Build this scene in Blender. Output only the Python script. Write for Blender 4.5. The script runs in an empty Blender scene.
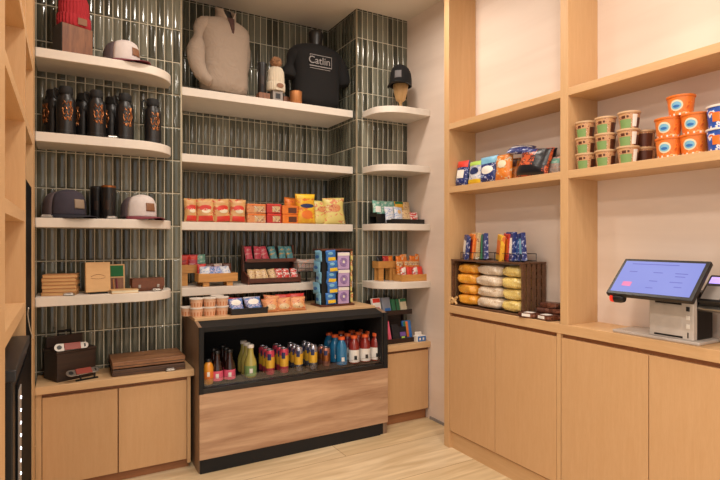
import bpy, bmesh, math, random
from mathutils import Vector, Matrix, Euler
random.seed(7)
PI = math.pi
C = bpy.context.scene.collection
# ------------------------------------------------------------------ camera numbers (metres; camera stands at x=y=0)
F = 517.7; YAW = math.atan(294.5 / F); H = 1.33
cs, sn = math.cos(YAW), math.sin(YAW)
def ray(px, py=240):
    r = (px - 360) / F
    return (r * cs + sn, -r * sn + cs, (240 - py) / F)
def gx(px, Y): d = ray(px); return Y * d[0] / d[1]          # x of a sight line where it meets the plane y=Y
def gy(px, X): d = ray(px); return X * d[1] / d[0]          # y of a sight line where it meets the plane x=X
def gz(py, X, Y): return H + (240 - py) / F * (X * sn + Y * cs)
def span(a, b, Y):
    x0, x1 = gx(a, Y), gx(b, Y); return (x0 + x1) / 2, abs(x1 - x0)
def spany(a, b, X):
    y0, y1 = gy(a, X), gy(b, X); return (y0 + y1) / 2, abs(y1 - y0)

# ------------------------------------------------------------------ materials
def lin(c):
    if isinstance(c, str):
        c = [int(c[i:i + 2], 16) / 255 for i in (0, 2, 4)]
    return tuple((v / 12.92 if v <= .04045 else ((v + .055) / 1.055) ** 2.4) for v in c) + (1,)
def base(name):
    m = bpy.data.materials.new(name); m.use_nodes = True
    return m, m.node_tree.nodes, m.node_tree.links, m.node_tree.nodes['Principled BSDF']
def bumpify(N, L, b, scale, strength, vec=None, dist=.002, detail=3):
    n = N.new('ShaderNodeTexNoise'); n.inputs['Scale'].default_value = scale; n.inputs['Detail'].default_value = detail
    bp = N.new('ShaderNodeBump'); bp.inputs['Strength'].default_value = strength; bp.inputs['Distance'].default_value = dist
    if vec: L.new(vec, n.inputs['Vector'])
    L.new(n.outputs['Fac'], bp.inputs['Height']); L.new(bp.outputs['Normal'], b.inputs['Normal'])
    return n
def coords(N, L, scale=(1, 1, 1), kind='Object', rot=(0, 0, 0)):
    t = N.new('ShaderNodeTexCoord'); mp = N.new('ShaderNodeMapping')
    mp.inputs['Scale'].default_value = scale; mp.inputs['Rotation'].default_value = rot
    L.new(t.outputs[kind], mp.inputs['Vector']); return mp.outputs['Vector']
def plain(name, col, rough=.5, metal=0, bump=.15, bscale=120, trans=0, emit=0, coat=0, vary=.06):
    m, N, L, b = base(name)
    b.inputs['Roughness'].default_value = rough; b.inputs['Metallic'].default_value = metal
    c = lin(col)
    v = coords(N, L)
    n = N.new('ShaderNodeTexNoise'); n.inputs['Scale'].default_value = 25; L.new(v, n.inputs['Vector'])
    r = N.new('ShaderNodeValToRGB')
    r.color_ramp.elements[0].position = .3; r.color_ramp.elements[1].position = .7
    r.color_ramp.elements[0].color = tuple(x * (1 - vary) for x in c[:3]) + (1,)
    r.color_ramp.elements[1].color = tuple(min(1, x * (1 + vary)) for x in c[:3]) + (1,)
    L.new(n.outputs['Fac'], r.inputs['Fac']); L.new(r.outputs['Color'], b.inputs['Base Color'])
    if bump: bumpify(N, L, b, bscale, bump, v)
    if trans: b.inputs['Transmission Weight'].default_value = trans
    if coat: b.inputs['Coat Weight'].default_value = coat
    if emit:
        b.inputs['Emission Color'].default_value = c; b.inputs['Emission Strength'].default_value = emit
    return m
def wood(name, c1, c2, axis='Z', rough=.45, stretch=14, scale=5, fine=.35, contrast=(.35, .68)):
    m, N, L, b = base(name)
    s = {'X': (1, stretch, stretch), 'Y': (stretch, 1, stretch), 'Z': (stretch, stretch, 1)}[axis]
    v = coords(N, L, s)
    n1 = N.new('ShaderNodeTexNoise'); n1.inputs['Scale'].default_value = scale; n1.inputs['Detail'].default_value = 5; n1.inputs['Distortion'].default_value = .6
    n2 = N.new('ShaderNodeTexNoise'); n2.inputs['Scale'].default_value = scale * 7; n2.inputs['Detail'].default_value = 3
    L.new(v, n1.inputs['Vector']); L.new(v, n2.inputs['Vector'])
    mx = N.new('ShaderNodeMix'); mx.data_type = 'FLOAT'; mx.inputs[0].default_value = fine
    L.new(n1.outputs['Fac'], mx.inputs[2]); L.new(n2.outputs['Fac'], mx.inputs[3])
    r = N.new('ShaderNodeValToRGB')
    r.color_ramp.elements[0].position, r.color_ramp.elements[1].position = contrast
    r.color_ramp.elements[0].color = lin(c1); r.color_ramp.elements[1].color = lin(c2)
    L.new(mx.outputs[0], r.inputs['Fac']); L.new(r.outputs['Color'], b.inputs['Base Color'])
    b.inputs['Roughness'].default_value = rough
    bp = N.new('ShaderNodeBump'); bp.inputs['Strength'].default_value = .12; bp.inputs['Distance'].default_value = .001
    L.new(n2.outputs['Fac'], bp.inputs['Height']); L.new(bp.outputs['Normal'], b.inputs['Normal'])
    return m
def printed(name, cols, scale=22, rough=.35, stretch=(1, 1, 1.4), bump=.25):
    """printed film or card: blotches of the pack's own inks"""
    m, N, L, b = base(name)
    v = coords(N, L, stretch)
    n = N.new('ShaderNodeTexNoise'); n.inputs['Scale'].default_value = scale; n.inputs['Detail'].default_value = 2.5; n.inputs['Distortion'].default_value = .8
    L.new(v, n.inputs['Vector'])
    r = N.new('ShaderNodeValToRGB'); cr = r.color_ramp; cr.interpolation = 'CONSTANT'
    k = len(cols)
    cr.elements[0].position = 0; cr.elements[0].color = lin(cols[0])
    cr.elements[1].position = .56 if k == 2 else .5; cr.elements[1].color = lin(cols[1])
    for i in range(2, k):
        e = cr.elements.new(.5 + .08 * (i - 1)); e.color = lin(cols[i])
    L.new(n.outputs['Fac'], r.inputs['Fac']); L.new(r.outputs['Color'], b.inputs['Base Color'])
    b.inputs['Roughness'].default_value = rough
    if bump: bumpify(N, L, b, 60, bump, v, .004)
    return m
def knit(name, col, scale=160):
    m, N, L, b = base(name)
    v = coords(N, L)
    w = N.new('ShaderNodeTexWave'); w.inputs['Scale'].default_value = scale; w.inputs['Distortion'].default_value = 1.5; L.new(v, w.inputs['Vector'])
    r = N.new('ShaderNodeValToRGB'); c = lin(col)
    r.color_ramp.elements[0].color = tuple(x * .88 for x in c[:3]) + (1,); r.color_ramp.elements[1].color = c
    L.new(w.outputs['Fac'], r.inputs['Fac']); L.new(r.outputs['Color'], b.inputs['Base Color'])
    bp = N.new('ShaderNodeBump'); bp.inputs['Strength'].default_value = .3; bp.inputs['Distance'].default_value = .002
    fn = N.new('ShaderNodeTexNoise'); fn.inputs['Scale'].default_value = 9; fn.inputs['Detail'].default_value = 2; fn.inputs['Distortion'].default_value = 1.2; L.new(v, fn.inputs['Vector'])
    fb = N.new('ShaderNodeBump'); fb.inputs['Strength'].default_value = .5; fb.inputs['Distance'].default_value = .03
    L.new(fn.outputs['Fac'], fb.inputs['Height']); L.new(fb.outputs['Normal'], bp.inputs['Normal'])
    L.new(w.outputs['Fac'], bp.inputs['Height']); L.new(bp.outputs['Normal'], b.inputs['Normal'])
    b.inputs['Roughness'].default_value = .9
    return m
def tile_mat():
    m, N, L, b = base('glazed_green_tile')
    a = N.new('ShaderNodeAttribute'); a.attribute_name = 'tone'
    v = coords(N, L, (1, 1, .25))
    n = N.new('ShaderNodeTexNoise'); n.inputs['Scale'].default_value = 40; n.inputs['Detail'].default_value = 4; L.new(v, n.inputs['Vector'])
    ad = N.new('ShaderNodeMath'); ad.operation = 'MULTIPLY_ADD'; ad.inputs[1].default_value = .35
    L.new(n.outputs['Fac'], ad.inputs[0]); L.new(a.outputs['Fac'], ad.inputs[2])
    r = N.new('ShaderNodeValToRGB'); cr = r.color_ramp
    cr.elements[0].position = .1; cr.elements[0].color = lin('33342b')
    cr.elements[1].position = 1.0; cr.elements[1].color = lin('747466')
    e = cr.elements.new(.45); e.color = lin('46483d'); e = cr.elements.new(.75); e.color = lin('5c5d50')
    L.new(ad.outputs[0], r.inputs['Fac']); L.new(r.outputs['Color'], b.inputs['Base Color'])
    b.inputs['Roughness'].default_value = .13; b.inputs['Coat Weight'].default_value = .25; b.inputs['Coat Roughness'].default_value = .06
    v2 = coords(N, L, (1, 1, .12))
    bumpify(N, L, b, 70, .3, v2, .004, 2)
    return m
def stone(name, c1, c2, sx=(1, 1, 1), scale=3, rough=.6):
    m, N, L, b = base(name)
    v = coords(N, L, sx)
    n = N.new('ShaderNodeTexNoise'); n.inputs['Scale'].default_value = scale; n.inputs['Detail'].default_value = 6; n.inputs['Distortion'].default_value = .5
    L.new(v, n.inputs['Vector'])
    r = N.new('ShaderNodeValToRGB'); r.color_ramp.elements[0].position = .35; r.color_ramp.elements[1].position = .68
    r.color_ramp.elements[0].color = lin(c1); r.color_ramp.elements[1].color = lin(c2)
    L.new(n.outputs['Fac'], r.inputs['Fac']); L.new(r.outputs['Color'], b.inputs['Base Color'])
    b.inputs['Roughness'].default_value = rough
    bp = N.new('ShaderNodeBump'); bp.inputs['Strength'].default_value = .06; bp.inputs['Distance'].default_value = .002
    L.new(n.outputs['Fac'], bp.inputs['Height']); L.new(bp.outputs['Normal'], b.inputs['Normal'])
    return m
def floor_mat():
    m, N, L, b = base('wood_look_floor')
    t = N.new('ShaderNodeTexCoord')
    br = N.new('ShaderNodeTexBrick'); br.offset = .37
    br.inputs['Scale'].default_value = 1; br.inputs['Brick Width'].default_value = 1.8; br.inputs['Row Height'].default_value = .42
    br.inputs['Mortar Size'].default_value = .0025; br.inputs['Mortar Smooth'].default_value = .1
    br.inputs['Color1'].default_value = lin('e6d2b0'); br.inputs['Color2'].default_value = lin('dec69e'); br.inputs['Mortar'].default_value = lin('a98c66')
    mp0 = N.new('ShaderNodeMapping'); mp0.inputs['Location'].default_value = (.3, .13, 0)
    L.new(t.outputs['Object'], mp0.inputs['Vector']); L.new(mp0.outputs['Vector'], br.inputs['Vector'])
    mp = N.new('ShaderNodeMapping'); mp.inputs['Scale'].default_value = (1, 9, 1); L.new(t.outputs['Object'], mp.inputs['Vector'])
    n = N.new('ShaderNodeTexNoise'); n.inputs['Scale'].default_value = 1.6; n.inputs['Detail'].default_value = 6; n.inputs['Distortion'].default_value = .9
    L.new(mp.outputs['Vector'], n.inputs['Vector'])
    r = N.new('ShaderNodeValToRGB'); r.color_ramp.elements[0].position = .35; r.color_ramp.elements[1].position = .65
    r.color_ramp.elements[0].color = (.66, .6, .5, 1); r.color_ramp.elements[1].color = (1, 1, 1, 1)
    L.new(n.outputs['Fac'], r.inputs['Fac'])
    mx = N.new('ShaderNodeMix'); mx.data_type = 'RGBA'; mx.blend_type = 'MULTIPLY'; mx.inputs[0].default_value = .8
    L.new(br.outputs['Color'], mx.inputs[6]); L.new(r.outputs['Color'], mx.inputs[7])
    L.new(mx.outputs[2], b.inputs['Base Color']); b.inputs['Roughness'].default_value = .32
    return m

M = {}
M['oakZ'] = wood('pale_oak_upright', 'c99f70', 'd3ac7e', 'Z', scale=4, contrast=(.3, .7))
M['oakY'] = wood('pale_oak_shelf', 'c99f70', 'd5ae80', 'Y', scale=4, contrast=(.3, .7))
M['oakX'] = wood('pale_oak_counter', 'caa276', 'd8b588', 'X', scale=4, contrast=(.3, .7))
M['oakdoor'] = wood('pale_oak_door', 'c69b6c', 'cfa67a', 'Z', scale=5, fine=.5, contrast=(.3, .7))
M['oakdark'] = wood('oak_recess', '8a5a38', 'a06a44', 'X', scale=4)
M['ash'] = wood('streaky_elm_cladding', '946c50', 'cca888', 'X', scale=1.7, stretch=9, fine=.15, contrast=(.32, .66))
M['ashside'] = wood('streaky_elm_side', '7d6450', '9c8068', 'Z', scale=4)
M['walnut'] = wood('walnut', '6a442c', 'a87850', 'X', scale=4, stretch=10)
M['darkwood'] = wood('dark_stained_wood', '22140f', '382218', 'X', scale=5)
M['redwood'] = wood('reddish_rack_wood', '4a2418', '6b3826', 'X', scale=5)
M['boxwood'] = wood('brown_box_wood', '6a3f28', '90603f', 'Z', scale=4)
M['boxwoodX'] = wood('dark_walnut', '3c261a', '60402a', 'X', scale=4)
M['cratewood'] = wood('weathered_crate', '4a3020', '745038', 'Y', scale=6)
M['honey'] = wood('honey_plywood', 'b8803f', 'd29a55', 'X', scale=4)
M['tan'] = wood('tan_cover', 'cda06a', 'dbb27c', 'X', scale=3, stretch=3)
M['tan2'] = wood('tan_journal', 'b47a4a', 'cc9260', 'X', scale=3, stretch=3)
M['mapleblock'] = wood('maple', 'c49a63', 'dab480', 'Z', scale=4)
M['shelf'] = plain('white_solid_surface', 'dcd2c6', .45, bump=.03, vary=.02)
M['wallpale'] = stone('pale_plaster', 'dfccbd', 'e9d8ca', (1, .35, 3), 2.2)
M['ceil'] = stone('ceiling_paint', 'e6dccf', 'ece3d7', (1, 1, 1), 1.5, .9)
M['grout'] = plain('grout', 'd2cab4', .85, bump=.2)
M['tile'] = tile_mat()
M['metaltrim'] = plain('corner_trim', 'b3a58a', .35, .3, bump=.02)
M['floor'] = floor_mat()
M['black'] = plain('black_plastic', '141213', .4, bump=.05)
M['blackmatte'] = plain('black_matte', '0d0c0d', .75, bump=.1)
M['blackgloss'] = plain('black_gloss', '0b0c0f', .65, bump=0)
M['gunmetal'] = plain('dark_grey_metal', '3c3d40', .35, .6, bump=.05)
M['steel'] = plain('brushed_steel', '9c968f', .3, .9, bump=.03)
M['silver'] = plain('silver_plastic', 'c9bfb6', .45, .1, bump=.03)
M['greyplastic'] = plain('grey_plastic', '8e8680', .45, bump=.03)
M['copper'] = plain('copper_foil', 'a86a3e', .32, .8, bump=.1)
M['coppergold'] = plain('copper_cup', 'c98a58', .35, .6, bump=.15)
M['blackgloss'].node_tree.nodes['Principled BSDF'].inputs['Specular IOR Level'].default_value = .08
M['white'] = plain('white_plastic', 'e6dfd6', .4, bump=.02)
M['offwhite'] = knit('cream_knit', 'd9cbb4', 120)
M['sweater'] = knit('oatmeal_fleece', 'a69484', 90)
M['sweaterdark'] = plain('dark_placket', '4a2f2a', .8)
M['tee'] = plain('black_cotton', '0c0a0b', .92, bump=.3, bscale=300)
M['ink'] = plain('white_shirt_print', '96908e', .8, bump=0)
M['redknit'] = knit('red_knit', 'b02a34', 60)
M['leather'] = plain('brown_leather', '6a3c26', .55, bump=.4, bscale=90, vary=.15)
M['patchleather'] = plain('tan_leather_patch', '84583a', .6, bump=.2)
M['patchgrey'] = plain('tan_grey_patch', '94806c', .7)
M['capgrey'] = plain('charcoal_cap_cloth', '3a3540', .9, bump=.3, bscale=250)
M['capmesh'] = plain('dark_cap_mesh', '5a4d50', .9, bump=.6, bscale=300)
M['capnavy'] = plain('navy_brim_cloth', '24222c', .85, bump=.3, bscale=250)
M['capwhite'] = plain('off_white_cap_cloth', 'cfc4c0', .9, bump=.3, bscale=250)
M['maroon'] = plain('maroon_cloth', '7a3440', .85, bump=.3, bscale=250)
M['greycloth'] = plain('grey_patch', '6f6b6c', .85)
M['pom'] = plain('brown_fur', '8a6446', .95, bump=1, bscale=80, vary=.3)
M['tanbrown'] = plain('tan_stitching', '8a5a34', .8)
M['green'] = plain('green_felt', '1f6a3c', .8)
M['redcord'] = plain('red_handle', '8e3a2c', .45)
M['clear'] = plain('clear_glass', 'ffffff', .03, bump=0, trans=1, vary=0)
M['film'] = plain('clear_film', 'd8d0c8', .2, bump=.6, bscale=50)
M['screen'] = None
M['yellow'] = plain('yellow_ink', 'e6c02c', .4); M['red'] = plain('red_ink', 'd23a2c', .4); M['orange'] = plain('orange_ink', 'e0762c', .4)
M['blue'] = plain('blue_ink', '2f6cb4', .4); M['sky'] = plain('light_blue_ink', '7ab4d2', .4); M['navy'] = plain('navy_ink', '24305e', .4)
M['purple'] = plain('lilac_card', 'b79cc6', .45); M['violet'] = plain('violet_ink', '6c4c94', .45)
M['pink'] = plain('pink_ink', 'e0607c', .4); M['teal'] = plain('teal_ink', '5a9a90', .45); M['lime'] = plain('lime_ink', 'a8cc5c', .4)
M['cream'] = plain('cream_card', 'e2d6b8', .5); M['brown'] = plain('brown_ink', '5a3020', .4); M['lightgreen'] = plain('green_label', '7c9c5e', .45)
M['paper'] = plain('white_label', 'ece6de', .5, bump=0)
M['greencover'] = plain('green_box', '2e7350', .45); M['greyblue'] = plain('grey_blue_box', '8a8f9c', .5)
M['darkbag'] = plain('black_bag', '1a1a20', .3, bump=.5, bscale=40)
M['chips'] = printed('kettle_film', ['cc9c64', 'd6ac74', 'c8583c', 'e0d0b4'], 16)
M['paleyellow'] = printed('pale_yellow_film', ['d8c878', 'd8c878', 'd08058', 'e0d8a0'], 22)
M['yellowbag'] = printed('yellow_film', ['e0a428', 'e6b830', 'd8742c', 'eed060'], 14)
M['orangepk'] = printed('orange_pack', ['e07a2a', 'e8842c', 'd05a28', 'f0b060'], 20)
M['tanpk'] = printed('tan_orange_pack', ['d08a58', 'd89a68', 'b85a38', 'c8b098'], 26)
M['redpk'] = printed('red_pack', ['b8302c', 'c4382f', '902424', 'd89080'], 22)
M['snacks'] = printed('tan_bar_wrap', ['c8a878', 'd4b890', '9a6848', 'e0d4c0'], 34)
M['redwhite'] = printed('red_white_wrap', ['c83a34', 'e0d4cc', 'c83a34', 'b02c2c'], 30)
M['pinkwrap'] = printed('pink_wrap', ['c4485c', 'c4485c', 'd8a0a0', '8c2c40'], 30)
M['tealwrap'] = printed('teal_wrap', ['4c8c98', '5c9ca4', 'd0a050', '2c5c78'], 30)
M['popO'] = printed('orange_popcorn', ['e0982c', 'eab048', 'd8842a', 'f0c878'], 55, stretch=(1, 1, 1), bump=.7)
M['popW'] = printed('white_popcorn', ['d8c4ac', 'e4d6c4', 'c8ac8c', 'efe6da'], 55, stretch=(1, 1, 1), bump=.7)
M['popY'] = printed('yellow_popcorn', ['dcc070', 'e6d088', 'ccac58', 'eee0a8'], 55, stretch=(1, 1, 1), bump=.7)
M['noodle'] = printed('noodle_cup_print', ['c49468', 'd0a47a', '9c5438', 'e0ccb0'], 60)
M['noodlelid'] = plain('tan_lid', 'd8b48c', .35)
M['mac'] = printed('orange_cup_print', ['e0782e', 'e88436', 'e4702c', 'f0b870'], 40)
M['bluecup'] = printed('blue_cup_print', ['2c50a8', '3460b8', 'e0e0e8', 'd86a3c'], 26)
M['snackblack'] = printed('black_orange_film', ['1c1c28', '20202c', 'd0602c', 'c8b0a0'], 22)
M['snackorange'] = printed('orange_black_film', ['c85a30', '2c2024', 'c0502c', 'd0a888'], 34)
M['navybag'] = printed('navy_film', ['26306a', '2c3c80', 'b8b8cc', '4878b0'], 45)
M['cyanbag'] = printed('cyan_film', ['3c88b4', '58a8cc', '2c4880', 'd0e0d8'], 26)
M['orangebag'] = printed('orange_film', ['d87c30', 'e08834', 'd0c0a0', 'c05820'], 34)
M['brownwrap'] = printed('brown_wrap', ['4c281c', '5c3222', '7c4c38', '3c2018'], 30)
M['whitewrap'] = printed('white_blue_wrap', ['d8d4d4', 'c8ccd8', '8098c0', 'e8e4e0'], 40)
M['bluewrap'] = printed('blue_lilac_wrap', ['4c74b0', 'b8b0d0', '345890', 'd0c8d8'], 40)
M['clearpk'] = printed('clear_packs', ['9a8c84', 'b0a49c', 'c8805c', '7c8ca0'], 45)
M['tealpk'] = printed('teal_pack', ['6ca494', '80b4a4', 'c8d8cc', '508c80'], 36)
M['juiceO'] = plain('orange_juice', 'e0922c', .2, bump=0, coat=.4); M['cola'] = plain('dark_tea', '2c1410', .12, bump=0, coat=.5)
M['greentea'] = plain('yellow_green_tea', 'b4a858', .15, bump=0, coat=.5)
M['redjuice'] = plain('red_drink', '8c2a22', .15, bump=0, coat=.5); M['bluejuice'] = plain('blue_drink', '2474a4', .15, bump=0, coat=.5)
M['plum'] = plain('plum_drink', '6c1c34', .15, bump=0, coat=.5)
M['cansilver'] = plain('can_aluminium', 'b8b8c4', .25, .85, bump=0)
M['canpink'] = plain('pink_can', 'cc4860', .3, .3, bump=0); M['canyellow'] = plain('yellow_can_band', 'e4b43c', .3, .2, bump=0)
M['rosegold'] = plain('rose_gold_can', 'b87c6c', .3, .6, bump=0)
M['capO'] = plain('orange_cap', 'e0602c', .4, bump=0)
M['fruittub'] = plain('milky_tub', 'dcb090', .3, bump=0)
M['noodlesoup'] = plain('orange_fruit_cup', 'c9845a', .3, bump=.2)

# ------------------------------------------------------------------ mesh building
class MB:
    def __init__(s): s.v = []; s.f = []; s.m = []
    def quad(s, pts, mi=0):
        i = len(s.v); s.v += [tuple(p) for p in pts]; s.f.append(tuple(range(i, i + len(pts)))); s.m.append(mi)
    def box(s, x0, x1, y0, y1, z0, z1, mi=0, T=None):
        i = len(s.v)
        P = [Vector(p) for p in ((x0, y0, z0), (x1, y0, z0), (x1, y1, z0), (x0, y1, z0), (x0, y0, z1), (x1, y0, z1), (x1, y1, z1), (x0, y1, z1))]
        if T: P = [T @ p for p in P]
        s.v += [tuple(p) for p in P]
        for q in ((0, 3, 2, 1), (4, 5, 6, 7), (0, 1, 5, 4), (1, 2, 6, 5), (2, 3, 7, 6), (3, 0, 4, 7)):
            s.f.append(tuple(i + k for k in q)); s.m.append(mi)
        return s
    def rings(s, R, mi=0, closed=True, cap0=True, cap1=True):
        i = len(s.v); n = len(R[0])
        for r in R: s.v += [tuple(p) for p in r]
        for a in range(len(R) - 1):
            for b in range(n if closed else n - 1):
                c = (b + 1) % n
                s.f.append((i + a * n + b, i + a * n + c, i + (a + 1) * n + c, i + (a + 1) * n + b)); s.m.append(mi)
        if cap0: s.f.append(tuple(i + k for k in reversed(range(n)))); s.m.append(mi)
        if cap1: s.f.append(tuple(i + (len(R) - 1) * n + k for k in range(n))); s.m.append(mi)
        return s
    def lathe(s, prof, cx=0, cy=0, n=24, mi=0, T=None):
        R = [[(cx + r * math.cos(2 * PI * k / n), cy + r * math.sin(2 * PI * k / n), z) for k in range(n)] for r, z in prof]
        if T: R = [[tuple(T @ Vector(p)) for p in r] for r in R]
        return s.rings(R, mi)
    def band(s, prof, a0, a1, n=10, mi=0, off=.0006):
        """label wrapped on a turned surface between two angles, with thickness"""
        R = []
        for r, z in prof:
            R.append([((r + off) * math.cos(a0 + (a1 - a0) * k / n), (r + off) * math.sin(a0 + (a1 - a0) * k / n), z) for k in range(n + 1)])
        return s.rings(R, mi, False, False, False)
    def tube(s, pts, r, n=8, mi=0):
        pts = [Vector(p) for p in pts]; R = []
        for i, p in enumerate(pts):
            d = (pts[min(i + 1, len(pts) - 1)] - pts[max(i - 1, 0)]).normalized()
            a = d.orthogonal().normalized() if abs(d.z) > .9 else d.cross(Vector((0, 0, 1))).normalized()
            b = d.cross(a); rr = r[i] if isinstance(r, (list, tuple)) else r
            R.append([p + a * rr * math.cos(2 * PI * k / n) + b * rr * math.sin(2 * PI * k / n) for k in range(n)])
        return s.rings(R, mi)
    def prism(s, poly, z0, z1, mi=0):
        return s.rings([[(x, y, z0) for x, y in poly], [(x, y, z1) for x, y in poly]], mi)
    def grid(s, f, nu, nv, mi=0):
        i = len(s.v)
        for b in range(nv + 1):
            for a in range(nu + 1): s.v.append(tuple(f(a / nu, b / nv)))
        for b in range(nv):
            for a in range(nu):
                k = i + b * (nu + 1) + a
                s.f.append((k, k + 1, k + nu + 2, k + nu + 1)); s.m.append(mi)
        return s
    def mesh(s, name, mats, smooth=None):
        me = bpy.data.meshes.new(name); me.from_pydata(s.v, [], s.f); me.update()
        for m in (mats if isinstance(mats, (list, tuple)) else [mats]): me.materials.append(m)
        for p, k in zip(me.polygons, s.m): p.material_index = k
        bm = bmesh.new(); bm.from_mesh(me); bmesh.ops.recalc_face_normals(bm, faces=bm.faces); bm.to_mesh(me); bm.free()
        if smooth:
            for p in me.polygons: p.use_smooth = True
            me.set_sharp_from_angle(angle=math.radians(smooth))
        return me
CACHE = {}
def build(name, mb, mats, parent=None, smooth=None, bevel=0, key=None, solid=0, sub=0, label=None):
    if key and (key, name) in CACHE: me = CACHE[(key, name)]
    else:
        me = (mb() if callable(mb) else mb).mesh(name, mats, smooth)
        if key: CACHE[(key, name)] = me
    o = bpy.data.objects.new(name, me); C.objects.link(o)
    if parent: o.parent = parent
    if solid:
        md = o.modifiers.new('thickness', 'SOLIDIFY'); md.thickness = solid; md.offset = 0
    if sub:
        md = o.modifiers.new('smooth', 'SUBSURF'); md.levels = md.render_levels = sub
    if bevel:
        md = o.modifiers.new('edges', 'BEVEL'); md.width = bevel; md.segments = 2; md.limit_method = 'ANGLE'; md.angle_limit = .7
    if label: o['label'] = label
    return o
def tag(o, label, cat, group=None, loc=None, rz=0, tilt=0):
    o['label'] = label; o['category'] = cat
    if group: o['group'] = group
    if loc is not None: o.location = loc
    if rz or tilt: o.rotation_euler = (tilt, 0, rz)
    return o
def thing(name, label, cat, loc=(0, 0, 0), rz=0, group=None, tilt=0):
    o = bpy.data.objects.new(name, None); C.objects.link(o); o.empty_display_size = .05
    return tag(o, label, cat, group, loc, rz, tilt)
def struct(name, mb, mats, **k):
    o = build(name, mb, mats, **k); o['kind'] = 'structure'; return o
def B(*a): return MB().box(*a)
def move(mb, T):
    mb.v = [tuple(T @ Vector(p)) for p in mb.v]; return mb

# ================================================================== THE SETTING
ZC = 3.065; XW = 2.36; YW = 3.39; YN = 3.872; XN0, XN1 = .636, 1.895
struct('floor', B(-3, 2.6, -3, 4.0, -.05, 0), M['floor'])
struct('ceiling', B(-3, 2.6, -3, 4.0, ZC, ZC + .05), M['ceil'])
struct('wall_right', B(XW, 2.5, -1.2, 3.95, 0, ZC), M['wallpale'])
struct('wall_left', B(-.5, -.44, 1.35, 3.95, 0, ZC), M['wallpale'])
struct('baseboard_right', B(XW - .008, XW, 2.66, 3.09, 0, .02), M['greyplastic'])
def tiled_wall():
    mb = MB(); tone = []
    def pad(): tone.extend([.5] * (len(mb.f) - len(tone)))
    mb.box(-.44, XN0 - .006, YW, 4.0, 0, ZC, 1); mb.box(XN0 - .006, XN1 + .006, YN, 4.0, 0, ZC, 1); mb.box(XN1 + .006, XW, YW, 4.0, 0, ZC, 1); pad()
    def field(o, u, n, w, flip=False):
        o, u, n = Vector(o), Vector(u), Vector(n); tw, th, g = .0485, .205, .0028
        nu = int(math.ceil(w / tw - .15)); tw = w / nu
        z0 = 1.211 - 5 * th - .2 * th
        z0 = 1.211 - 6 * th
        r = 0
        while z0 + r * th < ZC:
            za, zb = max(z0 + r * th + g, 0), min(z0 + (r + 1) * th - g, ZC)
            for c in range(nu):
                t = random.random(); ta, tb = random.gauss(0, .010), random.gauss(0, .0035); bow = random.gauss(.0005, .0005)
                ua, ub = c * tw + g, (c + 1) * tw - g
                us = [ua, ua + .003, (ua + ub) / 2, ub - .003, ub]; zs = [za, za + .003, za + .010, zb - .010, zb - .003, zb]
                i = len(mb.v)
                for b, z in enumerate(zs):
                    for a, x in enumerate(us):
                        e = .0050 if (0 < a < 4 and 0 < b < 5) else .0016
                        if a == 2 and 0 < b < 5: e += bow
                        e += ta * (x - (ua + ub) / 2) + tb * (z - (za + zb) / 2)
                        p = o + u * x + n * e; mb.v.append((p.x, p.y, z))
                for b in range(5):
                    for a in range(4):
                        k = i + b * 5 + a; q = (k, k + 1, k + 6, k + 5)
                        mb.f.append(q); mb.m.append(0); tone.append(t)
            r += 1
    field((-.19, YW, 0), (1, 0, 0), (0, -1, 0), .82)
    field((XN0, YN, 0), (1, 0, 0), (0, -1, 0), XN1 - XN0)
    field((XN1 + .006, YN, 0), (0, -1, 0), (-1, 0, 0), YN - YW)
    field((XN1 + .006, YW, 0), (1, 0, 0), (0, -1, 0), XW - XN1 - .006)
    me = bpy.data.meshes.new('wall_back'); me.from_pydata(mb.v, [], mb.f); me.update()
    me.materials.append(M['tile']); me.materials.append(M['grout'])
    for p, k in zip(me.polygons, mb.m): p.material_index = k
    at = me.attributes.new('tone', 'FLOAT', 'FACE'); at.data.foreach_set('value', tone)
    for p in me.polygons: p.use_smooth = (p.material_index == 0)
    o = bpy.data.objects.new('wall_back', me); C.objects.link(o); o['kind'] = 'structure'
tiled_wall()
struct('trim_1', B(XN0 - .006, XN0, YW - .008, YN, 0, ZC), M['metaltrim'])
struct('trim_2', B(XN1 - .001, XN1 + .007, YW - .008, YW + .003, 0, ZC), M['metaltrim'])

# ================================================================== FLOATING SHELVES
def rounded(x0, x1, y0, y1, rx, ry, left=False, n=14):
    pts = []
    if left:
        pts = [(x1, y1), (x0, y1)]
        for k in range(n + 1):
            a = PI / 2 * k / n
            pts.append((x0 + rx - rx * math.cos(a), y0 + ry - ry * math.sin(a)))
        pts.append((x1, y0))
    else:
        pts = [(x0, y1), (x0, y0)]
        for k in range(n + 1):
            a = PI / 2 * k / n
            pts.append((x1 - rx + rx * math.sin(a), y0 + ry - ry * math.cos(a)))
        pts.append((x1, y1))
    return pts
LS = [2.319, 1.887, 1.445, 1.035]; NS = [2.310, 1.884, 1.4475, 1.022]; RS = [2.297, 1.877, 1.448, 1.024]
ltxt = ['rounded white wall shelf holding the red beanie and white cap', 'rounded white wall shelf holding the row of black growlers',
        'rounded white wall shelf holding two caps and two tumblers', 'rounded white wall shelf holding the journals and brown leather case']
ntxt = ['long white niche shelf carrying the sweater and black t-shirt', 'empty long white shelf in the tiled niche',
        'long white niche shelf carrying the row of chip bags', 'long white niche shelf carrying the snack racks above the drinks cooler']
rtxt = ['small curved white shelf holding the black cap', 'empty small curved white shelf beside the niche',
        'small curved white shelf holding the black tray of packets', 'small curved white shelf holding the orange snack crates']
for z, t in zip(LS, ltxt):
    tag(build('wall_shelf', MB().prism(rounded(-.135, .556, 3.12, YW, .22, .2), z - .05, z), M['shelf'], bevel=.003, smooth=40), t, 'shelf', 'rounded shelves on the left bay')
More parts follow.
